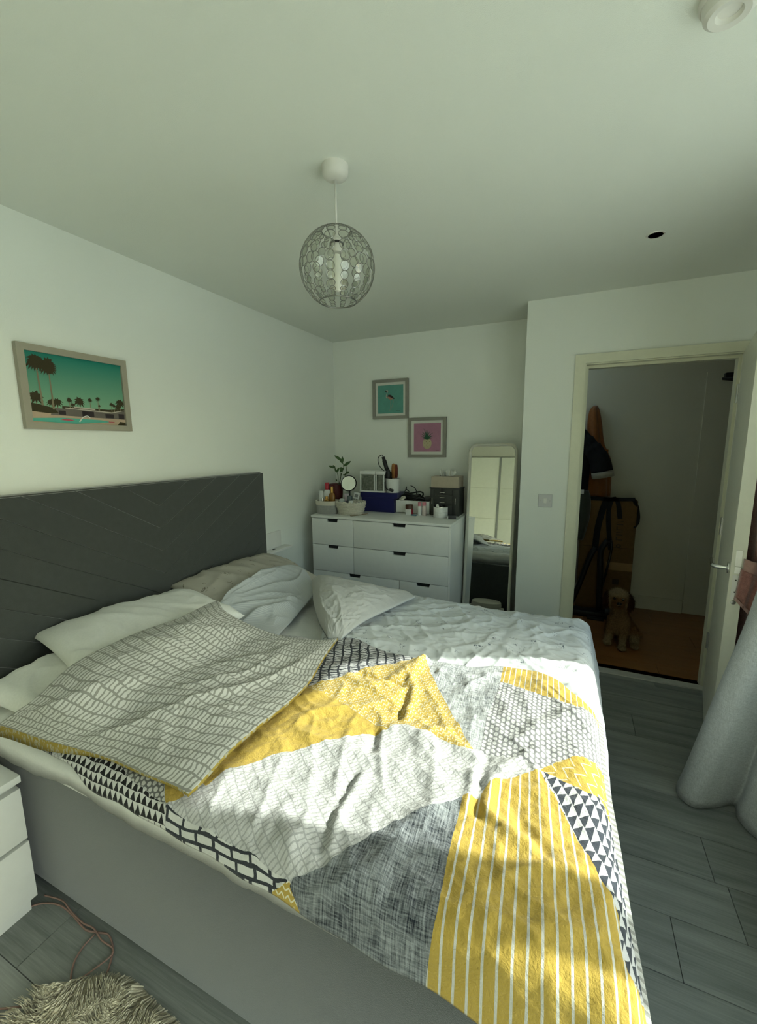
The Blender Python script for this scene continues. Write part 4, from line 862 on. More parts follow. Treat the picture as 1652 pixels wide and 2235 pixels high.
tube('strap', pts, .006, BLACK, wa, 6); lathe('watch_face', (tc[0]-.018, tc[1]-.018, TOP+.088), [(0, -.004), (.012, -.004), (.013, .002), (.0, .004)], CHROME, wa, 18, mtx=Vector((.2, -.8, .5)).to_track_quat('Z', 'Y').to_matrix().to_4x4())
lc = T(983, 1133); lcb = thing('small_carton', 'tiny black and white carton at the front right of the chest', 'carton', lc); xbox('carton_body', (lc[0]+.006, lc[1]+.02, TOP+.0125), (.056, .044, .025), (0, 0, .3), mat('carton_black', (.02, .02, .025), .4), lcb, .001); xbox('carton_label', (lc[0]-.004, lc[1]-.0035, TOP+.0125), (.036, .002, .016), (0, 0, .3), TW, lcb)

# ================================================================== pictures (flat prints in frames)
def ring(name, o3, a0, a1, b0, b1, w, d0, d1, m, parent):
    """mitred rectangular frame in picture coordinates (a along, b up, d out of the wall)"""
    V = []; F = []
    for d in (d0, d1):
        for q in (0, w):
            V += [o3(a0+q, b0+q, d), o3(a1-q, b0+q, d), o3(a1-q, b1-q, d), o3(a0+q, b1-q, d)]
    for i in range(4):
        j = (i+1) % 4; F += [(8+i, 8+j, 12+j, 12+i), (i, 4+i, 4+j, j), (i, j, 8+j, 8+i), (4+i, 12+i, 12+j, 4+j)]
    o = obj(name, V, F, m, parent); bm = bmesh.new(); bm.from_mesh(o.data); bmesh.ops.recalc_face_normals(bm, faces=bm.faces); bm.to_mesh(o.data); bm.free(); return o
def flat(name, polys, o3, d, m, parent):
    V = []; F = []
    for pl_ in polys:
        k = len(V); V += [o3(a, b, d+2e-5*len(F)) for a, b in pl_]; F.append(tuple(range(k, len(V))))
    return obj(name, V, F, m, parent)
def stroke(pts, w0, w1=None, n=14):
    c = catmull(pts, n); w1 = w0 if w1 is None else w1; out = []
    for i in range(n-1):
        t0 = c[min(i+1, n-1)]-c[max(i-1, 0)]; t1 = c[min(i+2, n-1)]-c[i]; n0 = np.array([-t0[1], t0[0]])/(np.linalg.norm(t0)+1e-9); n1 = np.array([-t1[1], t1[0]])/(np.linalg.norm(t1)+1e-9)
        wa_ = w0+(w1-w0)*i/(n-1); wb_ = w0+(w1-w0)*(i+1)/(n-1); out.append([tuple(c[i]+n0*wa_), tuple(c[i+1]+n1*wb_), tuple(c[i+1]-n1*wb_), tuple(c[i]-n0*wa_)])
    return out
def ell(a, b, ra, rb, rot=0., n=20): return [(a+ra*math.cos(t)*math.cos(rot)-rb*math.sin(t)*math.sin(rot), b+ra*math.cos(t)*math.sin(rot)+rb*math.sin(t)*math.cos(rot)) for t in np.linspace(0, 2*math.pi, n, endpoint=False)]
FRB = mat('taupe_frame', (.36, .335, .265), .5, var=.03); FRG = mat('grey_frame', (.27, .265, .23), .5, var=.03); MOUNT = mat('white_mount_card', (.72, .72, .66), .8, var=.01)
def ink(nm, c): return mat('ink_'+nm, c, .6, var=.05, spec=.2)
def skymat():
    n = NT('ink_teal_sky'); z = n.sep(n.coord('Generated'))[2]; n.base(n.mix(n.ramp(z, .15, 1.), (.24, .44, .28), (.008, .20, .155))); return n.done(.5, 0, .3)
PA, PB, PZ0, PZ1 = -2.434, -1.991, 1.587, 1.914
pp1 = thing('palm_picture', 'framed print of palm trees and a pool house under a teal sky', 'picture', (.0, (PA+PB)/2, PZ0))
W3 = lambda a, b, d: (d, PA+a, PZ0+b)
pw, phh = PB-PA, PZ1-PZ0; bw_ = .026; pa0, pa1, pb0, pb1 = bw_, pw-bw_, bw_, phh-bw_
ring('frame', W3, 0, pw, 0, phh, bw_, .001, .024, FRB, pp1); box('backing', (.001, PA+.01, PZ0+.01), (.014, PB-.01, PZ1-.01), MOUNT, pp1)
A = lambda a: pa0+a*(pa1-pa0); B = lambda b: pb0+b*(pb1-pb0)
Sc = lambda poly: [(A(a), B(b)) for a, b in poly]
pr1 = flat('print', [Sc([(0, 0), (1, 0), (1, 1), (0, 1)])], W3, .0145, skymat(), pp1)
flat('terrace', [Sc([(0, 0), (1, 0), (1, .14), (0, .16)])], W3, .0148, ink('sand', (.48, .36, .26)), pr1)
flat('pool_water', [Sc([(0, .02), (.42, .0), (.6, .02), (.85, .05), (.7, .075), (.3, .085), (.0, .06)])], W3, .0151, ink('pool', (.10, .42, .33)), pr1)
flat('house_wall', [Sc([(.18, .12), (1, .10), (1, .24), (.86, .205), (.2, .225)])], W3, .0151, ink('housewall', (.15, .13, .115)), pr1)
for wx0, wx1, wz0, wz1 in ((.26, .33, .13, .19), (.50, .63, .12, .2), (.76, .86, .115, .18), (.92, .99, .105, .19)): flat('house_window', [Sc([(wx0, wz0), (wx1, wz0), (wx1, wz1), (wx0, wz1)])], W3, .0154, ink('housedark', (.035, .028, .03)), pr1)
flat('house_roof', [Sc([(.33, .225), (.84, .195), (.99, .245), (1, .255), (.84, .212), (.33, .24)]), Sc([(.42, .245), (.65, .228), (.65, .25), (.42, .265)])], W3, .0154, ink('roofwhite', (.50, .45, .38)), pr1)
def crown(a, b, r, droop=.3, n=11, asp=1.25):
    out = []
    for i in range(n):
        t = 2*math.pi*i/n+.2; L = r*(.85+.3*random.random()); e = (a+L*math.cos(t), b+L*asp*math.sin(t)-droop*L*abs(math.cos(t)))
        mid = (a+.55*L*math.cos(t), b+.55*L*asp*math.sin(t)+.12*L); w = .17*L; nx, ny = -math.sin(t)*w, math.cos(t)*w*asp
        out += [Sc([(a, b), (mid[0]+nx, mid[1]+ny), e, (mid[0]-nx, mid[1]-ny)])]
    return out
PD, PT = ink('palmdark', (.05, .042, .02)), ink('palmtrunk', (.24, .20, .13))
small = [(.06, .36, .085), (.20, .30, .05), (.255, .31, .06), (.38, .355, .035), (.485, .34, .065), (.60, .38, .03), (.69, .41, .03), (.845, .34, .03), (.875, .32, .025), (.955, .37, .065), (.92, .3, .04), (.70, .30, .02), (.41, .285, .03)]
flat('garden_planting', [Sc([(0, .16), (.16, .14), (.26, .15), (.22, .22), (.1, .26), (0, .28)])], W3, .01525, PD, pr1)
flat('hedge', [Sc([(.3, .2), (1, .2), (1, .28), (.8, .25), (.3, .26)])], W3, .01505, PD, pr1)
flat('corner_plant', [Sc([(.9, .0), (1, .0), (1, .05), (.93, .06)])], W3, .01525, PD, pr1)
for a, b, r in small: flat('palm_crown', crown(a, b, r), W3, .0153, PD, pr1); flat('palm_trunk', [Sc([(a-.004, .22), (a+.004, .22), (a+.003, b), (a-.003, b)])], W3, .0152, PT, pr1)
flat('palm_trunk', [Sc([(.105, .25), (.125, .25), (.108, .78), (.095, .78)])], W3, .0157, PT, pr1); flat('palm_trunk', [Sc([(.205, .2), (.225, .2), (.216, .76), (.205, .76)])], W3, .0157, PT, pr1)
flat('palm_crown', [Sc(ell(.10, .86, .060, .08))]+crown(.10, .86, .10, .5, 19, 1.3), W3, .0159, PD, pr1); flat('palm_crown', [Sc(ell(.212, .81, .056, .10))]+crown(.212, .83, .095, .6, 19, 1.3), W3, .0165, PD, pr1)
flat('sunbather', [Sc([(.26, .05), (.38, .04), (.41, .055), (.33, .075)])], W3, .0160, ink('pinkfloat', (.45, .08, .11)), pr1); flat('pool_float', [Sc([(.79, .045), (.86, .043), (.86, .055), (.79, .058)])], W3, .0160, ink('pinkfloat', (.45, .08, .11)), pr1)
flat('pool_rail', [[(A(a), B(b)) for a, b in q] for q in stroke([(.46, .03), (.50, .10), (.55, .13), (.58, .10)], .006)], W3, .0162, MOUNT, pr1)
def sqpic(name, label, x0, z0, bgm):
    t = thing(name, label, 'picture', (x0+.162, 0, z0)); f3 = lambda a, b, d: (x0+a, -d, z0+b)
    ring('frame', f3, 0, .323, 0, .323, .024, .001, .028, FRG, t); box('mount', (x0+.01, -.014, z0+.01), (x0+.313, -.001, z0+.313), MOUNT, t)
    pr_ = flat('print', [[(.046, .046), (.277, .046), (.277, .277), (.046, .277)]], f3, .0145, bgm, t); return t, pr_, f3
def pdrop(nm, polys, f3, d, m, pr_): return flat(nm, [[(.046+.231*a, .046+.231*b) for a, b in q] for q in polys], f3, d, m, pr_)
t1, pr2, f3 = sqpic('flamingo_picture', 'square grey-framed flamingo print on turquoise', .391, 1.726, ink('turquoise', (.115, .33, .28)))
PKF, DKF = ink('flamingo', (.42, .22, .17)), ink('flamingodark', (.05, .035, .035))
pdrop('flamingo_neck', stroke([(.37, .53), (.33, .60), (.37, .72), (.40, .79), (.37, .83), (.335, .81)], .013, .012), f3, .0148, ink('flamingopale', (.50, .42, .36)), pr2)
pdrop('flamingo_body', [ell(.49, .56, .11, .07, -.35)], f3, .0150, PKF, pr2)
pdrop('flamingo_wing', [[(.38, .60), (.42, .66), (.52, .65), (.62, .56), (.66, .52), (.64, .50), (.55, .54), (.47, .58)], ell(.325, .78, .022, .04, .5), [(.60, .54), (.66, .52), (.64, .49)]], f3, .0152, DKF, pr2)
pdrop('flamingo_legs', stroke([(.50, .50), (.505, .3), (.495, .12), (.44, .11)], .006)+stroke([(.56, .50), (.615, .42), (.57, .28), (.545, .17)], .006), f3, .0150, ink('leg', (.34, .27, .22)), pr2)
pdrop('signature', stroke([(.73, .08), (.78, .085), (.82, .075), (.87, .082)], .005), f3, .0150, DKF, pr2)
t2_, pr3, f3 = sqpic('pineapple_picture', 'square grey-framed pineapple print on pink', .717, 1.404, ink('rosepink', (.42, .20, .29)))
pdrop('pineapple_body', [ell(.50, .29, .165, .20)], f3, .0149, ink('pineapple', (.50, .44, .28)), pr3)
pdrop('pineapple_eyes', [ell(.5+x, .29+y, .016, .012) for x in (-.09, -.03, .03, .09) for y in (-.12, -.06, 0, .06, .12) if (x/.15)**2+(y/.18)**2 < 1][::2], f3, .0151, ink('pineeye', (.22, .16, .07)), pr3)
lv_ = []
for i, (dx, dy) in enumerate([(-.23, .08), (-.22, .16), (-.21, .25), (-.14, .36), (-.05, .30), (.04, .34), (.11, .26), (.22, .20), (.24, .10), (.20, .02), (-.17, .01), (-.09, .2), (.10, .12)]):
    lv_ += stroke([(.50, .46), (.50+dx*.6, .46+dy*.75), (.50+dx, .46+dy*.98)], .026, .002, 8)
pdrop('pineapple_leaves', lv_, f3, .0152, ink('pineleaf', (.03, .10, .06)), pr3); pdrop('signature', stroke([(.82, .04), (.88, .043), (.94, .04)], .004), f3, .0150, DKF, pr3)

# ================================================================== pendant lamp
LP = P(731, 363, z=H); lx, ly = LP[0], LP[1]
lp = thing('pendant_lamp', 'globe pendant lamp of wire rings and clear crystal discs', 'lamp', (lx, ly, H))
ROSE = mat('white_rose_plastic', (.72, .71, .66), .4, var=.01)
lathe('ceiling_rose', (lx, ly, H-.040), [(0, 0), (.010, 0), (.026, .002), (.037, .008), (.0425, .018), (.0435, .040), (0, .040)], ROSE, lp, 36)
zc = P(736.5, 585, y=ly)[2]; RS = .5*164/FPX*float(np.dot(np.array([lx, ly, zc])-CAM, CF))*.985
tube('cord', [(lx, ly, H-.039), (lx, ly, zc+RS*.60)], .0034, ROSE, lp, 8)
WIRE = mat('dark_chrome_wire', (.30, .30, .28), .3, 1.0, var=.1); CRY = glassmat('crystal_disc', (.93, .94, .91), .12, .10)
lathe('lamp_holder', (lx, ly, zc+RS*.38), [(0, 0), (.017, 0), (.018, .03), (.020, .032), (.020, .038), (.014, .045), (.012, .06), (0, .062)], ROSE, lp, 20)
lathe('bulb', (lx, ly, zc-.075), [(0, 0), (.010, .003), (.016, .02), (.018, .05), (.016, .09), (.012, .115), (0, .118)], mat('frosted_bulb', (.78, .78, .70), .4, var=0.01), lp, 20)
def circ(r, z, n=40): return [(lx+r*math.cos(a), ly+r*math.sin(a), z) for a in np.linspace(0, 2*math.pi, n, endpoint=False)]
tube('bottom_rim', circ(RS*.50, zc-RS*.862), .0022, WIRE, lp, 6, closed=True); tube('top_rim', circ(RS*.40, zc+RS*.91), .0022, WIRE, lp, 6, closed=True)
tube('spider_ring', circ(.021, zc+RS*.60), .003, BLACK, lp, 6, closed=True)
for a in (0.3, 2.4, 4.5): tube('spider_arm', [(lx+.021*math.cos(a), ly+.021*math.sin(a), zc+RS*.60), (lx+RS*.40*math.cos(a), ly+RS*.40*math.sin(a), zc+RS*.91)], .002, WIRE, lp, 5)
def disc_mesh(r):
    V = []; F = []; mi = []; n = 20; w = .00105
    for i in range(n):
        a = 2*math.pi*i/n; c_, s_2 = math.cos(a), math.sin(a)
        for q in range(5): b = 2*math.pi*q/5; V.append(((r+w*math.cos(b))*c_, (r+w*math.cos(b))*s_2, w*1.1*math.sin(b)))
    for i in range(n):
        for q in range(5): F.append((i*5+q, ((i+1) % n)*5+q, ((i+1) % n)*5+(q+1) % 5, i*5+(q+1) % 5)); mi.append(0)
    k = len(V)
    for i in range(n): a = 2*math.pi*i/n; V.append((r*.97*math.cos(a), r*.97*math.sin(a), 0))
    V += [(0, 0, r*.07), (0, 0, -r*.07)]
    for i in range(n): F += [(k+i, k+(i+1) % n, k+n), (k+(i+1) % n, k+i, k+n+1)]; mi += [1, 1]
    me = bpy.data.meshes.new('crystal'); me.from_pydata(V, [], F); me.materials.append(WIRE); me.materials.append(CRY); me.polygons.foreach_set('material_index', np.array(mi, dtype=np.int32)); me.update(); return me
NC = 16
rows_ = []; th_ = 25.
for r in (.0095, .012, .0155, .0195, .0195, .0175, .0155, .0135, .0115, .0095, .0085): rows_.append((th_+math.degrees(r/.142), r)); th_ += math.degrees(2*r/.142)
rows_ = [(25+(t-25)*(148-25)/(th_-25), r*RS/.142*(148-25)/(th_-25)) for t, r in rows_]
for ri, (tt, r) in enumerate(rows_):
    me = disc_mesh(min(r, RS*math.sin(math.radians(tt))*math.sin(math.pi/NC)*1.02))
    for k in range(NC):
        a = 2*math.pi*(k+.83)/NC; d = Vector((math.sin(math.radians(tt))*math.cos(a), math.sin(math.radians(tt))*math.sin(a), math.cos(math.radians(tt))))
        o = bpy.data.objects.new('crystal', me); COL.objects.link(o); o.parent = lp
        o.matrix_basis = Matrix.Translation(Vector((0, 0, zc-H))+d*RS) @ d.to_track_quat('Z', 'Y').to_matrix().to_4x4()
# ================================================================== ceiling fittings, switch, ledge
sdp = P(1597, -18, z=H); sd_ = thing('smoke_detector', 'round white smoke detector on the ceiling', 'smoke detector', (sdp[0], sdp[1], H)); lathe('detector_base', (sdp[0], sdp[1], H-.016), [(0, 0), (.050, 0), (.053, .004), (.054, .016), (0, .016)], ROSE, sd_, 36)
lathe('detector_dome', (sdp[0], sdp[1], H-.040), [(0, .010), (.020, .010), (.024, .002), (.036, 0), (.044, .006), (.048, .024), (0, .024)], ROSE, sd_, 36)
hp = P(1431, 512, z=H); hl = thing('ceiling_hole', 'small dark round socket hole in the ceiling above the doorway', 'ceiling hole', (hp[0], hp[1], H)); lathe('rim', (hp[0], hp[1], H-.003), [(.029, 0), (.035, 0), (.037, .003), (.029, .003), (.029, 0)], ROSE, hl, 28); lathe('hole_shade_disc', (hp[0], hp[1], H-.0015), [(0, 0), (.029, 0), (.029, .001), (0, .001)], GAP, hl, 28)  # flat dark disc stands in for the shade inside the hole
SWP = mat('switch_plastic', (.62, .62, .62), .35, var=.01); sw = thing('light_switch', 'square white light switch beside the door frame', 'light switch', (1.827, YD, 1.1335)); box('plate', (1.784, YD-.009, 1.091), (1.870, YD, 1.1765), SWP, sw, .003, 3); box('rocker', (1.8175, YD-.0125, 1.117), (1.8365, YD-.007, 1.150), WPLAST, sw, .0015)
for x in (1.797, 1.857): lathe('screw', (x, YD-.0095, 1.1335), [(0, -.0005), (.0035, -.0005), (.0035, .001), (0, .001)], STEEL, sw, 12, 'y')
sh = thing('wall_ledge', 'small white ledge on the wall beside the headboard', 'shelf', (.04, -.93, .75)); box('ledge_board', (0.0, -1.09, .748), (.075, -.815, .764), WPLAST, sh, .002); box('ledge_back', (0, -1.09, .764), (.010, -.865, .885), WPLAST, sh, .002); lathe('cable_hole', (.035, -.985, .7645), [(0, 0), (.010, 0), (.010, .0006), (0, .0006)], GAP, sh, 16, sy=1.6)
# ================================================================== standing mirror
mth = math.radians(5.5); mir = thing('standing_mirror', 'tall standing mirror with rounded cream frame leaning in the alcove', 'mirror', (1.442, -.30, 0))
MX0, MX1, ML = 1.266, 1.618, 1.497
def M3_(a, l, d): return np.array([a, -.325+l*math.sin(mth)-d*math.cos(mth), .012+l*math.cos(mth)+d*math.sin(mth)])
def rrect(x0, x1, z0, z1, r, rb, n=8):
    out = []
    for cx_, cz, a0, rr in ((x1-r, z1-r, 0, r), (x0+r, z1-r, 90, r), (x0+rb, z0+rb, 180, rb), (x1-rb, z0+rb, 270, rb)):
        for k in range(n+1): a = math.radians(a0+90*k/n); out.append((cx_+rr*math.cos(a), cz+rr*math.sin(a)))
    return out
MFR = mat('cream_mirror_frame', (.60, .59, .50), .4, var=.02); ol = rrect(MX0+.009, MX1-.009, .012, ML, .052, .02); il = rrect(MX0+.018, MX1-.018, .021, ML-.009, .044, .015)
tube('frame', [M3_(a, l, .0) for a, l in ol], .0115, MFR, mir, 8, closed=True); prism('glass', [M3_(a, l, .000) for a, l in il], M3_(0, 0, -.004)-M3_(0, 0, 0), MIRROR, mir); prism('back_panel', [M3_(a, l, -.006) for a, l in il], M3_(0, 0, -.008)-M3_(0, 0, 0), WHITE, mir)
# ================================================================== bin behind the bed, seen in the mirror
bn = thing('lidded_bin', 'round cream lidded bin behind the bed, seen in the standing mirror', 'bin', (1.35, -.90, 0)); lathe('bin_body', (1.35, -.90, 0), [(0, 0), (.105, 0), (.120, .03), (.122, .19), (0, .19)], MFR, bn, 36); lathe('bin_lid', (1.35, -.90, .190), [(0, 0), (.128, 0), (.131, .012), (.126, .042), (.12, .046), (0, .046)], MFR, bn, 36)
for s in (-1, 1): box('bin_handle', (1.35+s*.132-.018, -.925, .165), (1.35+s*.132+.018, -.875, .19), MFR, bn, .008, 3)
# ================================================================== bedside drawers, phone
ns = thing('bedside_drawers', 'white two-drawer bedside chest next to the bed', 'bedside table', (.23, -3.0, 0)); NX = .437; NYa, NYb = -3.21, -2.797
boxes('carcass', [((.02, NYa+.004, .03), (NX-.02, NYb-.004, .488))], WHITE, ns); box('top', (.015, NYa, .478), (NX+.020, NYb, .502), WHITE, ns, .003); box('plinth', (.05, NYa+.01, 0), (NX-.012, NYb-.012, .06), WHITE, ns, .003)
box('drawer', (NX-.018, NYa+.001, .272), (NX+.008, NYb-.001, .452), WHITE, ns, .002); box('drawer', (NX-.018, NYa+.001, .056), (NX+.012, NYb-.001, .262), WHITE, ns, .002)
ph_ = thing('phone', 'dark phone in a red case on the bedside chest', 'phone', (.33, -2.89, .502)); xbox('phone_case', (.318, -2.885, .507), (.075, .150, .009), (0, 0, .35), mat('dark_red_case', (.10, .01, .015), .4), ph_, .004); xbox('phone_screen', (.318, -2.885, .512), (.070, .144, .002), (0, 0, .35), BLACK, ph_, .0008)
# ================================================================== cable on the floor
CAB = mat('dusty_pink_cable', (.30, .19, .16), .6); Zf = lambda L, z=.004: [P(a, b, z=z) for a, b in L]
c1_ = tube('charging_cable', Zf([(-25, 2040), (0, 2026), (28, 2000), (57, 1983), (91, 1972), (128, 1975), (156, 1995), (187, 2029), (210, 2035), (236, 2040), (246, 2069), (241, 2100), (222, 2148), (193, 2174), (165, 2165), (155, 2140), (162, 2100), (182, 2066), (206, 2040)]), .0028, CAB, None, 6, 120)
tag(c1_, 'dusty pink cable with a big loop on the floor by the bed', 'cable')
c2_ = tube('charging_cable', Zf([(97, 1954), (136, 1966), (156, 1990), (182, 2015), (204, 2026), (222, 2052), (246, 2070), (244, 2084), (199, 2120), (153, 2151), (119, 2171), (57, 2194), (0, 2202), (-30, 2200)], .0095), .0026, CAB, None, 6, 120)
tag(c2_, 'thin pink cable crossing the loop towards the left', 'cable')
# ================================================================== sheepskin rug
def sheepskin():
    out = [P(a, b, z=0)[:2] for a, b in [(20, 2260), (90, 2200), (160, 2150), (215, 2128), (290, 2140), (350, 2200), (400, 2250)]]; out += [np.array([1.45, -3.05]), np.array([1.40, -3.45]), np.array([.95, -3.55]), np.array([.70, -3.3])]
    out = np.array(out); cen = out.mean(0); ring_ = catmull(np.vstack([out, out[:1]]), 48)[:-1]; V = []; F = []; n = len(ring_)
    for k, (f, z) in enumerate(((1, .002), (.95, .016), (.7, .022), (.35, .024))): V += [(*(cen+(p-cen)*f), z) for p in ring_]
    V.append((*cen, .024))
    for k in range(3):
        for i in range(n): F.append((k*n+i, k*n+(i+1) % n, (k+1)*n+(i+1) % n, (k+1)*n+i))
    for i in range(n): F.append((3*n+i, 3*n+(i+1) % n, 4*n))
    t = thing('sheepskin_rug', 'cream long-haired sheepskin rug on the floor beside the bed', 'rug', (*cen, 0)); FUR = mat('cream_fur', (.62, .58, .45), .8, var=.25, vs_=25); obj('pelt', V, F, FUR, t, True)
    V = []; F = []
    for i in range(15000):
        k = int(RNG.integers(n)); f = math.sqrt(RNG.random())*1.0; p = cen+(ring_[k]+(ring_[(k+1) % n]-ring_[k])*RNG.random()-cen)*f
        g = .9*gn(p[0]*9, p[1]*9, 3)+1.9; L = .045+.03*RNG.random(); d = np.array([math.cos(g*2.2), math.sin(g*2.2)]); w = .0011; s = np.array([-d[1], d[0]])*w; b0 = len(V)
        for q, hh in ((0, .012), (.5, .034), (1, .024)): c = p+d*L*q; ww = s*(1-q*.8); V += [(*(c-ww), hh+.006*RNG.random()), (*(c+ww), hh+.006*RNG.random())]
        F += [(b0, b0+1, b0+3, b0+2), (b0+2, b0+3, b0+5, b0+4)]
    o = obj('wool_hair', V, F, FUR, t); o['kind'] = 'stuff'
sheepskin()
# ================================================================== curtain
def loft(name, secs, n, m, parent, per=40, closed=False, th=.004):
    """secs: list of (z, [(x,y)...]) cross-sections from bottom to top"""
    Z = [s[0] for s in secs]; C = np.array([catmull(np.array(list(s[1])+([s[1][0]] if closed else [])), per) for s in secs]); zz = np.linspace(0, 1, n)
    tz = np.linspace(0, 1, len(secs)); X = np.zeros((n, per, 3))
    for j in range(per):
        c = catmull(np.column_stack([C[:, j, :], Z]), n); X[:, j] = c
    V = X.reshape(-1, 3); F = []
    for i in range(n-1):
        for j in range(per-1): a = i*per+j; F.append((a, a+1, a+per+1, a+per))
    o = obj(name, V, F, m, parent, True); 
    if th: md = o.modifiers.new('thickness', 'SOLIDIFY'); md.thickness = th; md.offset = 0
    return o
def linen_curtain():
    n = NT('grey_blue_linen_weave'); o = n.coord('Object'); a = n.noise(n.scale(o, (700, 700, 40)), 1., 2); b = n.noise(n.scale(o, (60, 60, 700)), 1., 2); n.base(n.mix(n.ramp(n.add(n.mul(a, .5), n.mul(b, .5)), .35, .65), (.40, .425, .435), (.66, .69, .70))); n.bump(a, .0005); return n.done(.9, 0, .2)
CURT = linen_curtain(); cu = thing('curtain', 'floor-length blue-grey linen curtain pulled aside by the open door', 'curtain', (2.75, -1.42, 0))
secs = [(.006, [(2.62, -1.16), (2.50, -1.30), (2.472, -1.405), (2.515, -1.455), (2.60, -1.42), (2.675, -1.375), (2.668, -1.45), (2.700, -1.525), (2.78, -1.55), (2.86, -1.53)]),
        (.10, [(2.64, -1.17), (2.52, -1.31), (2.488, -1.41), (2.53, -1.46), (2.61, -1.43), (2.69, -1.39), (2.68, -1.46), (2.715, -1.53), (2.79, -1.555), (2.87, -1.53)]),
        (.45, [(2.68, -1.20), (2.58, -1.33), (2.550, -1.44), (2.59, -1.49), (2.66, -1.46), (2.72, -1.42), (2.72, -1.48), (2.75, -1.54), (2.82, -1.56), (2.88, -1.54)]),
        (.9, [(2.73, -1.22), (2.655, -1.36), (2.628, -1.49), (2.66, -1.53), (2.71, -1.50), (2.76, -1.46), (2.76, -1.51), (2.79, -1.56), (2.84, -1.57), (2.89, -1.56)]),
        (1.6, [(2.80, -1.18), (2.77, -1.30), (2.79, -1.38), (2.77, -1.44), (2.80, -1.47), (2.83, -1.45), (2.82, -1.50), (2.84, -1.55), (2.87, -1.57), (2.89, -1.57)]),
        (2.0, [(2.85, -1.12), (2.82, -1.25), (2.87, -1.35), (2.82, -1.45), (2.87, -1.55), (2.82, -1.65), (2.87, -1.70), (2.83, -1.75), (2.87, -1.78), (2.89, -1.80)]),
        (2.31, [(2.87, -1.10), (2.84, -1.22), (2.88, -1.34), (2.84, -1.46), (2.88, -1.58), (2.84, -1.70), (2.88, -1.80), (2.84, -1.88), (2.88, -1.95), (2.89, -2.0)])]
loft('curtain_panel', secs, 60, CURT, cu, 70)
rl = thing('curtain_rail', 'curtain rail above the window', 'curtain rail', (2.87, -2.4, 2.32)); tube('rod', [(2.87, -1.0, 2.325), (2.87, -4.0, 2.325)], .011, STEEL, rl, 10); box('bracket', (2.87, -1.06, 2.315), (2.95, -1.04, 2.335), STEEL, rl); box('bracket', (2.87, -3.96, 2.315), (2.95, -3.94, 2.335), STEEL, rl)
bl = thing('added_sun_blind', 'unseen roller blind added to block the upper sun in the narrow middle sash of the window', 'blind', (2.96, -2.76, 1.5)); boxes('sun_blocking_cloth', [((2.962, -2.99, 1.53), (2.965, -2.54, 2.08))], SHEET, bl); tube('roller', [(2.97, -2.99, 2.075), (2.97, -2.54, 2.075)], .018, WPLAST, bl, 10); box('bottom_bar', (2.957, -2.99, 1.515), (2.970, -2.54, 1.535), WPLAST, bl, .003)  # made-up blind, added to block the sun above the middle sash
# ================================================================== robe behind the door
ROBE = fabric('dusty_pink_towelling', (.34, .155, .13), .95, .14, 90, .004, 260, .5); ROBL = fabric('pale_pink_lining', (.44, .27, .235), .9, .08, 90, .001, 200)
rb = thing('dressing_gown', 'dusty pink towelling dressing gown hanging behind the open door', 'dressing gown', (2.76, -1.06, .42))
def osec(cx_, cy, rx, ry, amp, ph0, n=22): return [(cx_+(rx+amp*math.sin(5*a+ph0))*math.cos(a), cy+(ry+amp*math.sin(4*a+ph0))*math.sin(a)) for a in np.linspace(0, 2*math.pi, n, endpoint=False)]
loft('gown_body', [(.42, osec(2.745, -1.11, .042, .12, .010, .3)), (.80, osec(2.745, -1.10, .045, .125, .010, .5)), (1.15, osec(2.748, -1.09, .048, .12, .009, .8)), (1.45, osec(2.755, -1.07, .045, .10, .006, 1.)), (1.65, osec(2.765, -1.02, .025, .05, .003, 1.2)), (1.72, osec(2.77, -1.0, .010, .015, .001, 1.3))], 50, ROBE, rb, 48, True)
def quad(name, L, m, parent, th_=.010, amp=.006, seed=1):
    c = [P(a, b, y=y) for a, b, y in L]; Xq = coons([c[0], c[1]], [c[3], c[2]], [c[0], c[3]], [c[1], c[2]], 24, 24); uq = np.linspace(0, 1, 24); Xq[..., 1] += amp*np.sin(uq[None, :]*9+seed)*np.ones((24, 1)); V = np.vstack([Xq.reshape(-1, 3), Xq.reshape(-1, 3)+np.array([0, th_, 0])]); idx = np.arange(576).reshape(24, 24)
    q = np.stack([idx[:-1, :-1], idx[:-1, 1:], idx[1:, 1:], idx[1:, :-1]], -1).reshape(-1, 4); lo_ = list(idx[0, :-1])+list(idx[:-1, -1])+list(idx[-1, :0:-1])+list(idx[:0:-1, 0]); F = q.tolist()+(q[:, ::-1]+576).tolist()+[[lo_[i], lo_[i-1], lo_[i-1]+576, lo_[i]+576] for i in range(len(lo_))]
    o = obj(name, V, F, m, parent, True); bm = bmesh.new(); bm.from_mesh(o.data); bmesh.ops.recalc_face_normals(bm, faces=bm.faces); bm.to_mesh(o.data); bm.free(); return o
quad('sleeve', [(1607, 1314, -1.232), (1636, 1342, -1.228), (1668, 1262, -1.225), (1623, 1246, -1.230)], ROBE, rb, .03)
quad('sleeve_hem', [(1606, 1313, -1.236), (1632, 1341, -1.232), (1636, 1335, -1.233), (1608, 1306, -1.237)], ROBL, rb, .012, .002)
quad('belt', [(1624, 1248, -1.226), (1668, 1262, -1.224), (1672, 1236, -1.224), (1628, 1222, -1.226)], ROBL, rb, .02, .003)
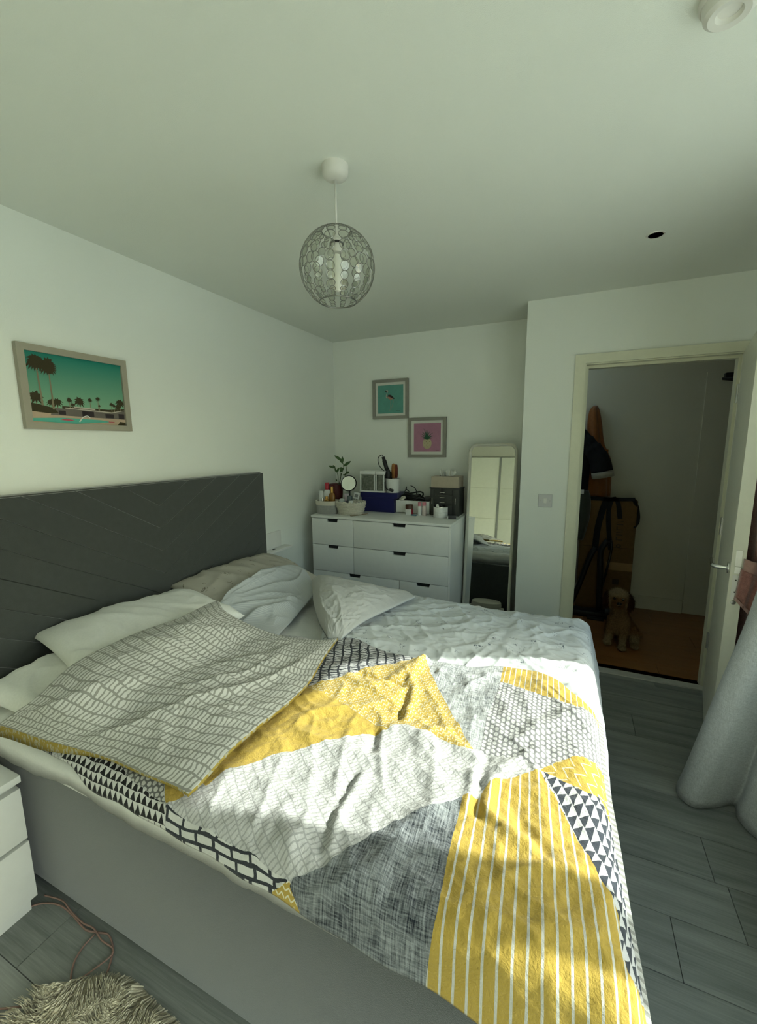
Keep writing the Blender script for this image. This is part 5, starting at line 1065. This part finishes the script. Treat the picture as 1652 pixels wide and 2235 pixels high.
# ================================================================== black bag at the right
bgm = fabric('black_bag_fabric', (.010, .013, .016), .7, .2, 60, .001); bgt = thing('black_bag', 'black bag with a thin yellow piping at the right edge of the floor', 'bag', (2.80, -1.93, 0))
lathe('bag_body', (2.80, -1.93, 0), [(0, 0), (.155, .0), (.185, .03), (.205, .10), (.20, .20), (.16, .30), (.08, .34), (0, .345)], bgm, bgt, 36, sy=.95)
tube('piping', [(2.80+.190*math.cos(a), -1.93+.181*math.sin(a), .034) for a in np.linspace(0, 2*math.pi, 60, endpoint=False)], .0035, mat('yellow_green_piping', (.42, .40, .04), .6), bgt, 6, closed=True)
# ================================================================== wardrobe behind the camera (seen in the mirror)
WDR = mat('cream_wardrobe_panel', (.82, .83, .70), .4, var=.02); WF = mat('grey_wardrobe_post', (.36, .37, .34), .4, .3)
wr_ = thing('sliding_wardrobe', 'cream sliding-door wardrobe opposite the alcove, seen in the standing mirror', 'wardrobe', (1.2, -4.2, 0)); boxes('carcass', [((.02, YB+.01, 0), (2.6, -3.99, 2.02))], WHITE, wr_); boxes('fascia', [((.02, YB+.01, 2.03), (2.6, -3.98, 2.395))], HALLW, wr_)
for k, (xa, xb_) in enumerate(((.06, .925), (.955, 1.76), (1.79, 2.58))):
    d_ = boxes('sliding_door', [((xa, -3.985, .04), (xb_, -3.962, 2.018))], WDR, wr_)
    for q in range(4): box('door_panel', (xa+.002, -3.963, .046+.493*q), (xb_-.002, -3.952, .046+.493*(q+1)-.005), WDR, d_, .001)
for x in (.925, 1.76): box('post', (x, -3.975, .04), (x+.03, -3.948, 2.02), WF, wr_)
# ================================================================== hallway: carton, coats, bag, folded stand
CARD = mat('brown_cardboard', (.13, .07, .02), .8, var=.1); hb1 = thing('cardboard_box', 'tall brown cardboard box standing against the hallway wall', 'box', (2.30, .84, 0))
box('carton', (2.08, .73, 0), (2.505, .955, 1.018), CARD, hb1, .003); box('flap_seam', (2.08, .7285, .60), (2.505, .7305, .604), mat('dark_seam', (.06, .03, .01), .8), hb1); box('tape', (2.30, .7285, .40), (2.503, .7305, .47), mat('brown_tape', (.27, .16, .06), .5), hb1)
PRT = mat('carton_print', (.05, .03, .015), .8); f3h = lambda a, b, d: (a, .7285-d, b)
flat('printed_ring', [[(2.385+.020*math.cos(a), .62+.017*math.sin(a)), (2.385+.020*math.cos(a+.4), .62+.017*math.sin(a+.4)), (2.385+.010*math.cos(a+.4), .62+.008*math.sin(a+.4)), (2.385+.010*math.cos(a), .62+.008*math.sin(a))] for a in np.arange(0, 6.2, .4)], f3h, .001, PRT, hb1)
flat('printed_letters', [q for k in range(4) for q in ([[(2.36, .67+.045*k), (2.41, .67+.045*k), (2.41, .677+.045*k), (2.36, .677+.045*k)]]+([[(2.36, .69+.045*k), (2.41, .70+.045*k), (2.41, .706+.045*k), (2.36, .696+.045*k)]] if k % 2 else [[(2.36, .677+.045*k), (2.368, .677+.045*k), (2.368, .70+.045*k), (2.36, .70+.045*k)]]))]+[[(2.36, .27), (2.41, .27), (2.41, .32), (2.36, .32)]], f3h, .001, PRT, hb1)
def ribbon(name, pts, w, m, parent, nrm=(0, -1, 0), th_=.004):
    c = catmull(pts, 30); V = []; F = []; nn = np.array(nrm, float)
    for i in range(30):
        t = c[min(i+1, 29)]-c[max(i-1, 0)]; s = np.cross(t, nn); s = s/(np.linalg.norm(s)+1e-9)*w/2; V += [c[i]-s, c[i]+s, c[i]+s+nn*th_, c[i]-s+nn*th_]
    for i in range(29):
        for q in range(4): F.append((i*4+q, i*4+(q+1) % 4, i*4+4+(q+1) % 4, i*4+4+q))
    F += [(3, 2, 1, 0), (116, 117, 118, 119)]; o = obj(name, V, F, m, parent); bm = bmesh.new(); bm.from_mesh(o.data); bmesh.ops.recalc_face_normals(bm, faces=bm.faces); bm.to_mesh(o.data); bm.free(); return o
hs = thing('strap_harness', 'black webbing straps draped over the tall cardboard box', 'straps', (2.4, .75, 1.0)); Hq = lambda L, y=.722: [P(a, b, y=y) for a, b in L]
ribbon('strap', Hq([(1326, 1087), (1316, 1110), (1305, 1150), (1298, 1200)]), .05, BLKCL, hs); ribbon('strap', Hq([(1332, 1200), (1328, 1150), (1329, 1110), (1338, 1088), (1348, 1095), (1353, 1132)]), .036, BLKCL, hs); ribbon('strap', Hq([(1288, 1088), (1340, 1090), (1386, 1090)]), .03, BLKCL, hs)
tube('strap_loop', [P(1384, 1092, y=.72), P(1391, 1110, y=.75), P(1392, 1138, y=.75), P(1383, 1152, y=.74)], .014, BLKCL, hs, 8, 20)
fs = thing('folded_pushchair', 'black folded pushchair frame leaning on the cardboard box', 'pushchair', (2.2, .62, 0))
tube('frame_tube', Hq([(1300, 1195), (1290, 1210), (1262, 1280), (1240, 1330)], .66), .022, BLACK, fs, 8, 16); tube('frame_tube', Hq([(1326, 1180), (1312, 1200), (1310, 1260), (1307, 1330)], .62), .024, BLACK, fs, 8, 20); tube('frame_tube', Hq([(1334, 1180), (1334, 1200), (1325, 1240), (1314, 1280)], .64), .009, BLACK, fs, 6, 16)
box('foot_bar', (2.02, .55, .0), (2.33, .66, .055), BLACK, fs, .01); lathe('wheel', (2.33, .60, .055), [(0, -.02), (.05, -.02), (.055, 0), (.05, .02), (0, .02)], BLACK, fs, 20, 'x'); box('foot_rest', (2.17, .50, .0), (2.30, .55, .02), BLACK, fs, .005)
COAT = fabric('rust_brown_cloth', (.24, .09, .024), .9, .1, 40, .001); ct = thing('rust_coat', 'rust orange coat hanging on the hallway wall', 'coat', (2.15, .90, 1.0))
loft('coat_body', [(1.03, osec(2.20, .89, .095, .040, .018, .2)), (1.2, osec(2.20, .885, .09, .045, .018, .6)), (1.36, osec(2.19, .88, .085, .045, .016, .9)), (1.50, osec(2.155, .885, .062, .042, .012, 1.2)), (1.68, osec(2.135, .89, .052, .04, .010, 1.6)), (1.79, osec(2.13, .905, .036, .03, .007, 1.9)), (1.835, osec(2.138, .93, .014, .014, .002, 2.1))], 40, COAT, ct, 44, True)
box('pocket_flap', (2.235, .845, 1.36), (2.262, .86, 1.45), COAT, ct, .003); lathe('coat_hook', (2.135, .94, 1.84), [(0, 0), (.008, 0), (.008, .04), (.012, .045), (0, .048)], STEEL, ct, 10, 'y')
jk = thing('black_jacket', 'black jacket with a cream cuff hanging in front of the rust coat', 'jacket', (2.1, .76, 1.2))
tube('sleeve', [P(1268, 945, y=.76), P(1290, 975, y=.76), P(1308, 1005, y=.75), P(1314, 1030, y=.74)], [.05, .06, .075, .082, .085], BLKCL, jk, 16, 20); tube('cuff', [P(1314, 1029, y=.74), P(1316, 1042, y=.74)], .088, fabric('cream_cuff', (.36, .34, .27), .9), jk, 16)
loft('jacket_body', [(1.03, osec(2.03, .80, .08, .05, .008, .2)), (1.3, osec(2.03, .79, .085, .05, .008, .8)), (1.56, osec(2.03, .80, .06, .045, .005, 1.2)), (1.66, osec(2.03, .86, .02, .03, .0, 1.5))], 30, BLKCL, jk, 40, True)
gb = thing('grey_tote', 'dark green-grey tote bag hanging at the edge of the doorway', 'bag', (2.06, .70, .66)); loft('tote_body', [(.66, osec(2.075, .69, .03, .03, .002, .2)), (.85, osec(2.085, .69, .055, .035, .004, .5)), (1.02, osec(2.08, .69, .06, .03, .004, .9)), (1.10, osec(2.07, .70, .05, .02, .002, 1.2))], 24, fabric('dark_green_grey', (.05, .055, .042), .9), gb, 36, True); box('white_tag', (2.055, .655, 1.07), (2.085, .66, 1.11), TW, gb)
# ================================================================== dog sitting in the hallway
def dog():
    bm = bmesh.new()
    def sph(c, r, rot=(0, 0, 0)):
        from mathutils import Euler
        M_ = Matrix.Translation(Vector(c)) @ Euler(rot).to_matrix().to_4x4() @ Matrix.Diagonal((*([r]*3 if not hasattr(r, '__len__') else r), 1)); bmesh.ops.create_uvsphere(bm, u_segments=18, v_segments=12, radius=1.0, matrix=M_)
    def limb(pts, n=9):
        c = catmull(np.array(pts), n)
        for q in c: sph(q[:3], float(q[3]))
    sph((2.375, .12, .170), (.075, .075, .105), (-.25, 0, 0)); sph((2.395, .185, .105), (.088, .090, .095)); sph((2.365, .095, .225), (.064, .058, .065)); limb([(2.362, .09, .25, .055), (2.352, .075, .29, .052), (2.348, .07, .33, .05)])
    sph((2.345, .065, .375), (.068, .066, .062)); sph((2.345, .055, .405), (.055, .052, .040)); sph((2.345, .010, .350), (.038, .040, .032)); sph((2.345, -.020, .352), (.024, .018, .020)); sph((2.345, .02, .330), (.044, .036, .026))
    limb([(2.400, .075, .19, .040), (2.398, .045, .12, .030), (2.390, .015, .055, .024), (2.388, .0, .025, .025)]); sph((2.387, -.022, .020), (.030, .036, .020)); limb([(2.325, .10, .19, .038), (2.312, .085, .12, .029), (2.300, .075, .055, .024), (2.297, .065, .025, .024)]); sph((2.296, .045, .020), (.029, .035, .020))
    limb([(2.44, .19, .10, .058), (2.47, .13, .085, .045), (2.476, .085, .04, .028)]); sph((2.474, .045, .022), (.030, .046, .021)); limb([(2.34, .20, .09, .05), (2.315, .15, .07, .036), (2.312, .12, .03, .024)])
    limb([(2.42, .26, .06, .03), (2.49, .29, .03, .022), (2.54, .27, .025, .014)])
    limb([(2.287, .075, .400, .020), (2.272, .070, .365, .026), (2.270, .066, .325, .026), (2.276, .06, .295, .016)]); limb([(2.404, .075, .402, .020), (2.424, .070, .368, .026), (2.430, .064, .325, .027), (2.424, .06, .290, .016)])
    me = bpy.data.meshes.new('dog_raw'); bm.to_mesh(me); bm.free(); o = bpy.data.objects.new('dog_raw', me); COL.objects.link(o)
    r = o.modifiers.new('r', 'REMESH'); r.mode = 'VOXEL'; r.voxel_size = .0065; s = o.modifiers.new('s', 'SMOOTH'); s.factor = .5; s.iterations = 6
    dg = bpy.context.evaluated_depsgraph_get(); m2 = bpy.data.meshes.new_from_object(o.evaluated_get(dg)); bpy.data.objects.remove(o); m2.name = 'dog'
    nv_ = len(m2.vertices); co = np.zeros(nv_*3); m2.vertices.foreach_get('co', co); co = co.reshape(-1, 3); nr = np.zeros(nv_*3); m2.vertices.foreach_get('normal', nr); nr = nr.reshape(-1, 3)
    co2 = co+nr*(.0035*fbm(co[:, 0]*45+co[:, 1]*20, co[:, 2]*45, 5, 3))[:, None]; m2.vertices.foreach_set('co', co2.ravel())
    CRM, TAN, DBR = np.array([.27, .20, .11]), np.array([.155, .075, .026]), np.array([.04, .014, .006]); x, y, z = co.T
    k = sm(.25, .33, z)[:, None]*0+TAN*(1-sm(.10, .06, y)[:, None]*.35)+CRM*(sm(.10, .06, y)[:, None]*.35); 
    leg = sm(.12, .04, z)[:, None]*sm(.13, .09, y)[:, None]; k = k*(1-leg)+CRM*.95*leg
    hd_ = sm(.30, .32, z)[:, None]; top = sm(.385, .41, z)[:, None]; face = TAN*1.05; k = k*(1-hd_)+(face*(1-top)+CRM*1.1*top)*hd_
    chk = hd_*sm(.03, .055, np.abs(x-2.345))[:, None]; k = k*(1-chk*.6)+CRM*.9*chk*.6
    ear = (np.abs(x-2.347) > .062) & (z > .27) & (y > .03); k[ear] = DBR
    a = m2.attributes.new('fur', 'FLOAT_COLOR', 'POINT'); a.data.foreach_set('color', np.column_stack([k, np.ones(nv_)]).ravel())
    n = NT('dog_fur'); at = n.attr('fur'); ns_ = n.ramp(n.noise(n.coord('Object'), 110., 4), .3, .7, .7, 1.25); v = n.new('ShaderNodeVectorMath'); v.operation = 'SCALE'; n.put(v.inputs[0], at.outputs['Color']); n.put(v.inputs[3], ns_); n.base(v.outputs[0]); n.bump(n.noise(n.coord('Object'), 260., 3), .003); FURM = n.done(.95, 0, .1)
    m2.materials.clear(); m2.materials.append(FURM); m2.polygons.foreach_set('use_smooth', np.ones(len(m2.polygons), dtype=bool)); d = bpy.data.objects.new('dog', m2); COL.objects.link(d); tag(d, 'small shaggy tan and cream dog with brown ears sitting on the hallway floor', 'dog')
    DK = mat('dog_nose_black', (.008, .007, .007), .25)
    for s_2 in (-1, 1): lathe('eye', (2.345+s_2*.026, .008, .381), [(0, -.012), (.008, -.009), (.012, 0), (.008, .009), (0, .012)], DK, d, 14)
    lathe('nose', (2.345, -.038, .360), [(0, -.013), (.012, -.010), (.017, 0), (.013, .009), (0, .012)], DK, d, 16, sy=.7); tube('mouth', [(2.327, -.022, .338), (2.345, -.036, .340), (2.363, -.022, .338)], .002, DK, d, 5, 10)
    V = []; F = []; C2 = []
    for i in RNG.choice(nv_, 9000):
        p = co2[i]; nn = nr[i]; dwn = np.array([.3*RNG.normal(), .3*RNG.normal(), -.8+.4*RNG.normal()]); t = dwn-nn*(dwn@nn); t = t/(np.linalg.norm(t)+1e-6); L = (.016+.012*RNG.random())*(1.3 if p[2] > .38 else 1); s = np.cross(t, nn)*.0011; b0 = len(V)
        if p[2] < .02 and t[2] < 0: continue
        e = p+t*L*.8+nn*L*.45; e[2] = max(e[2], .002); V += [p-s, p+s, e]; F.append((b0, b0+1, b0+2)); C2 += [k[i]]*3
    f = obj('fur', V, F, FURM, d); a = f.data.attributes.new('fur', 'FLOAT_COLOR', 'POINT'); a.data.foreach_set('color', np.column_stack([np.array(C2), np.ones(len(C2))]).ravel()); f['kind'] = 'stuff'
dog()
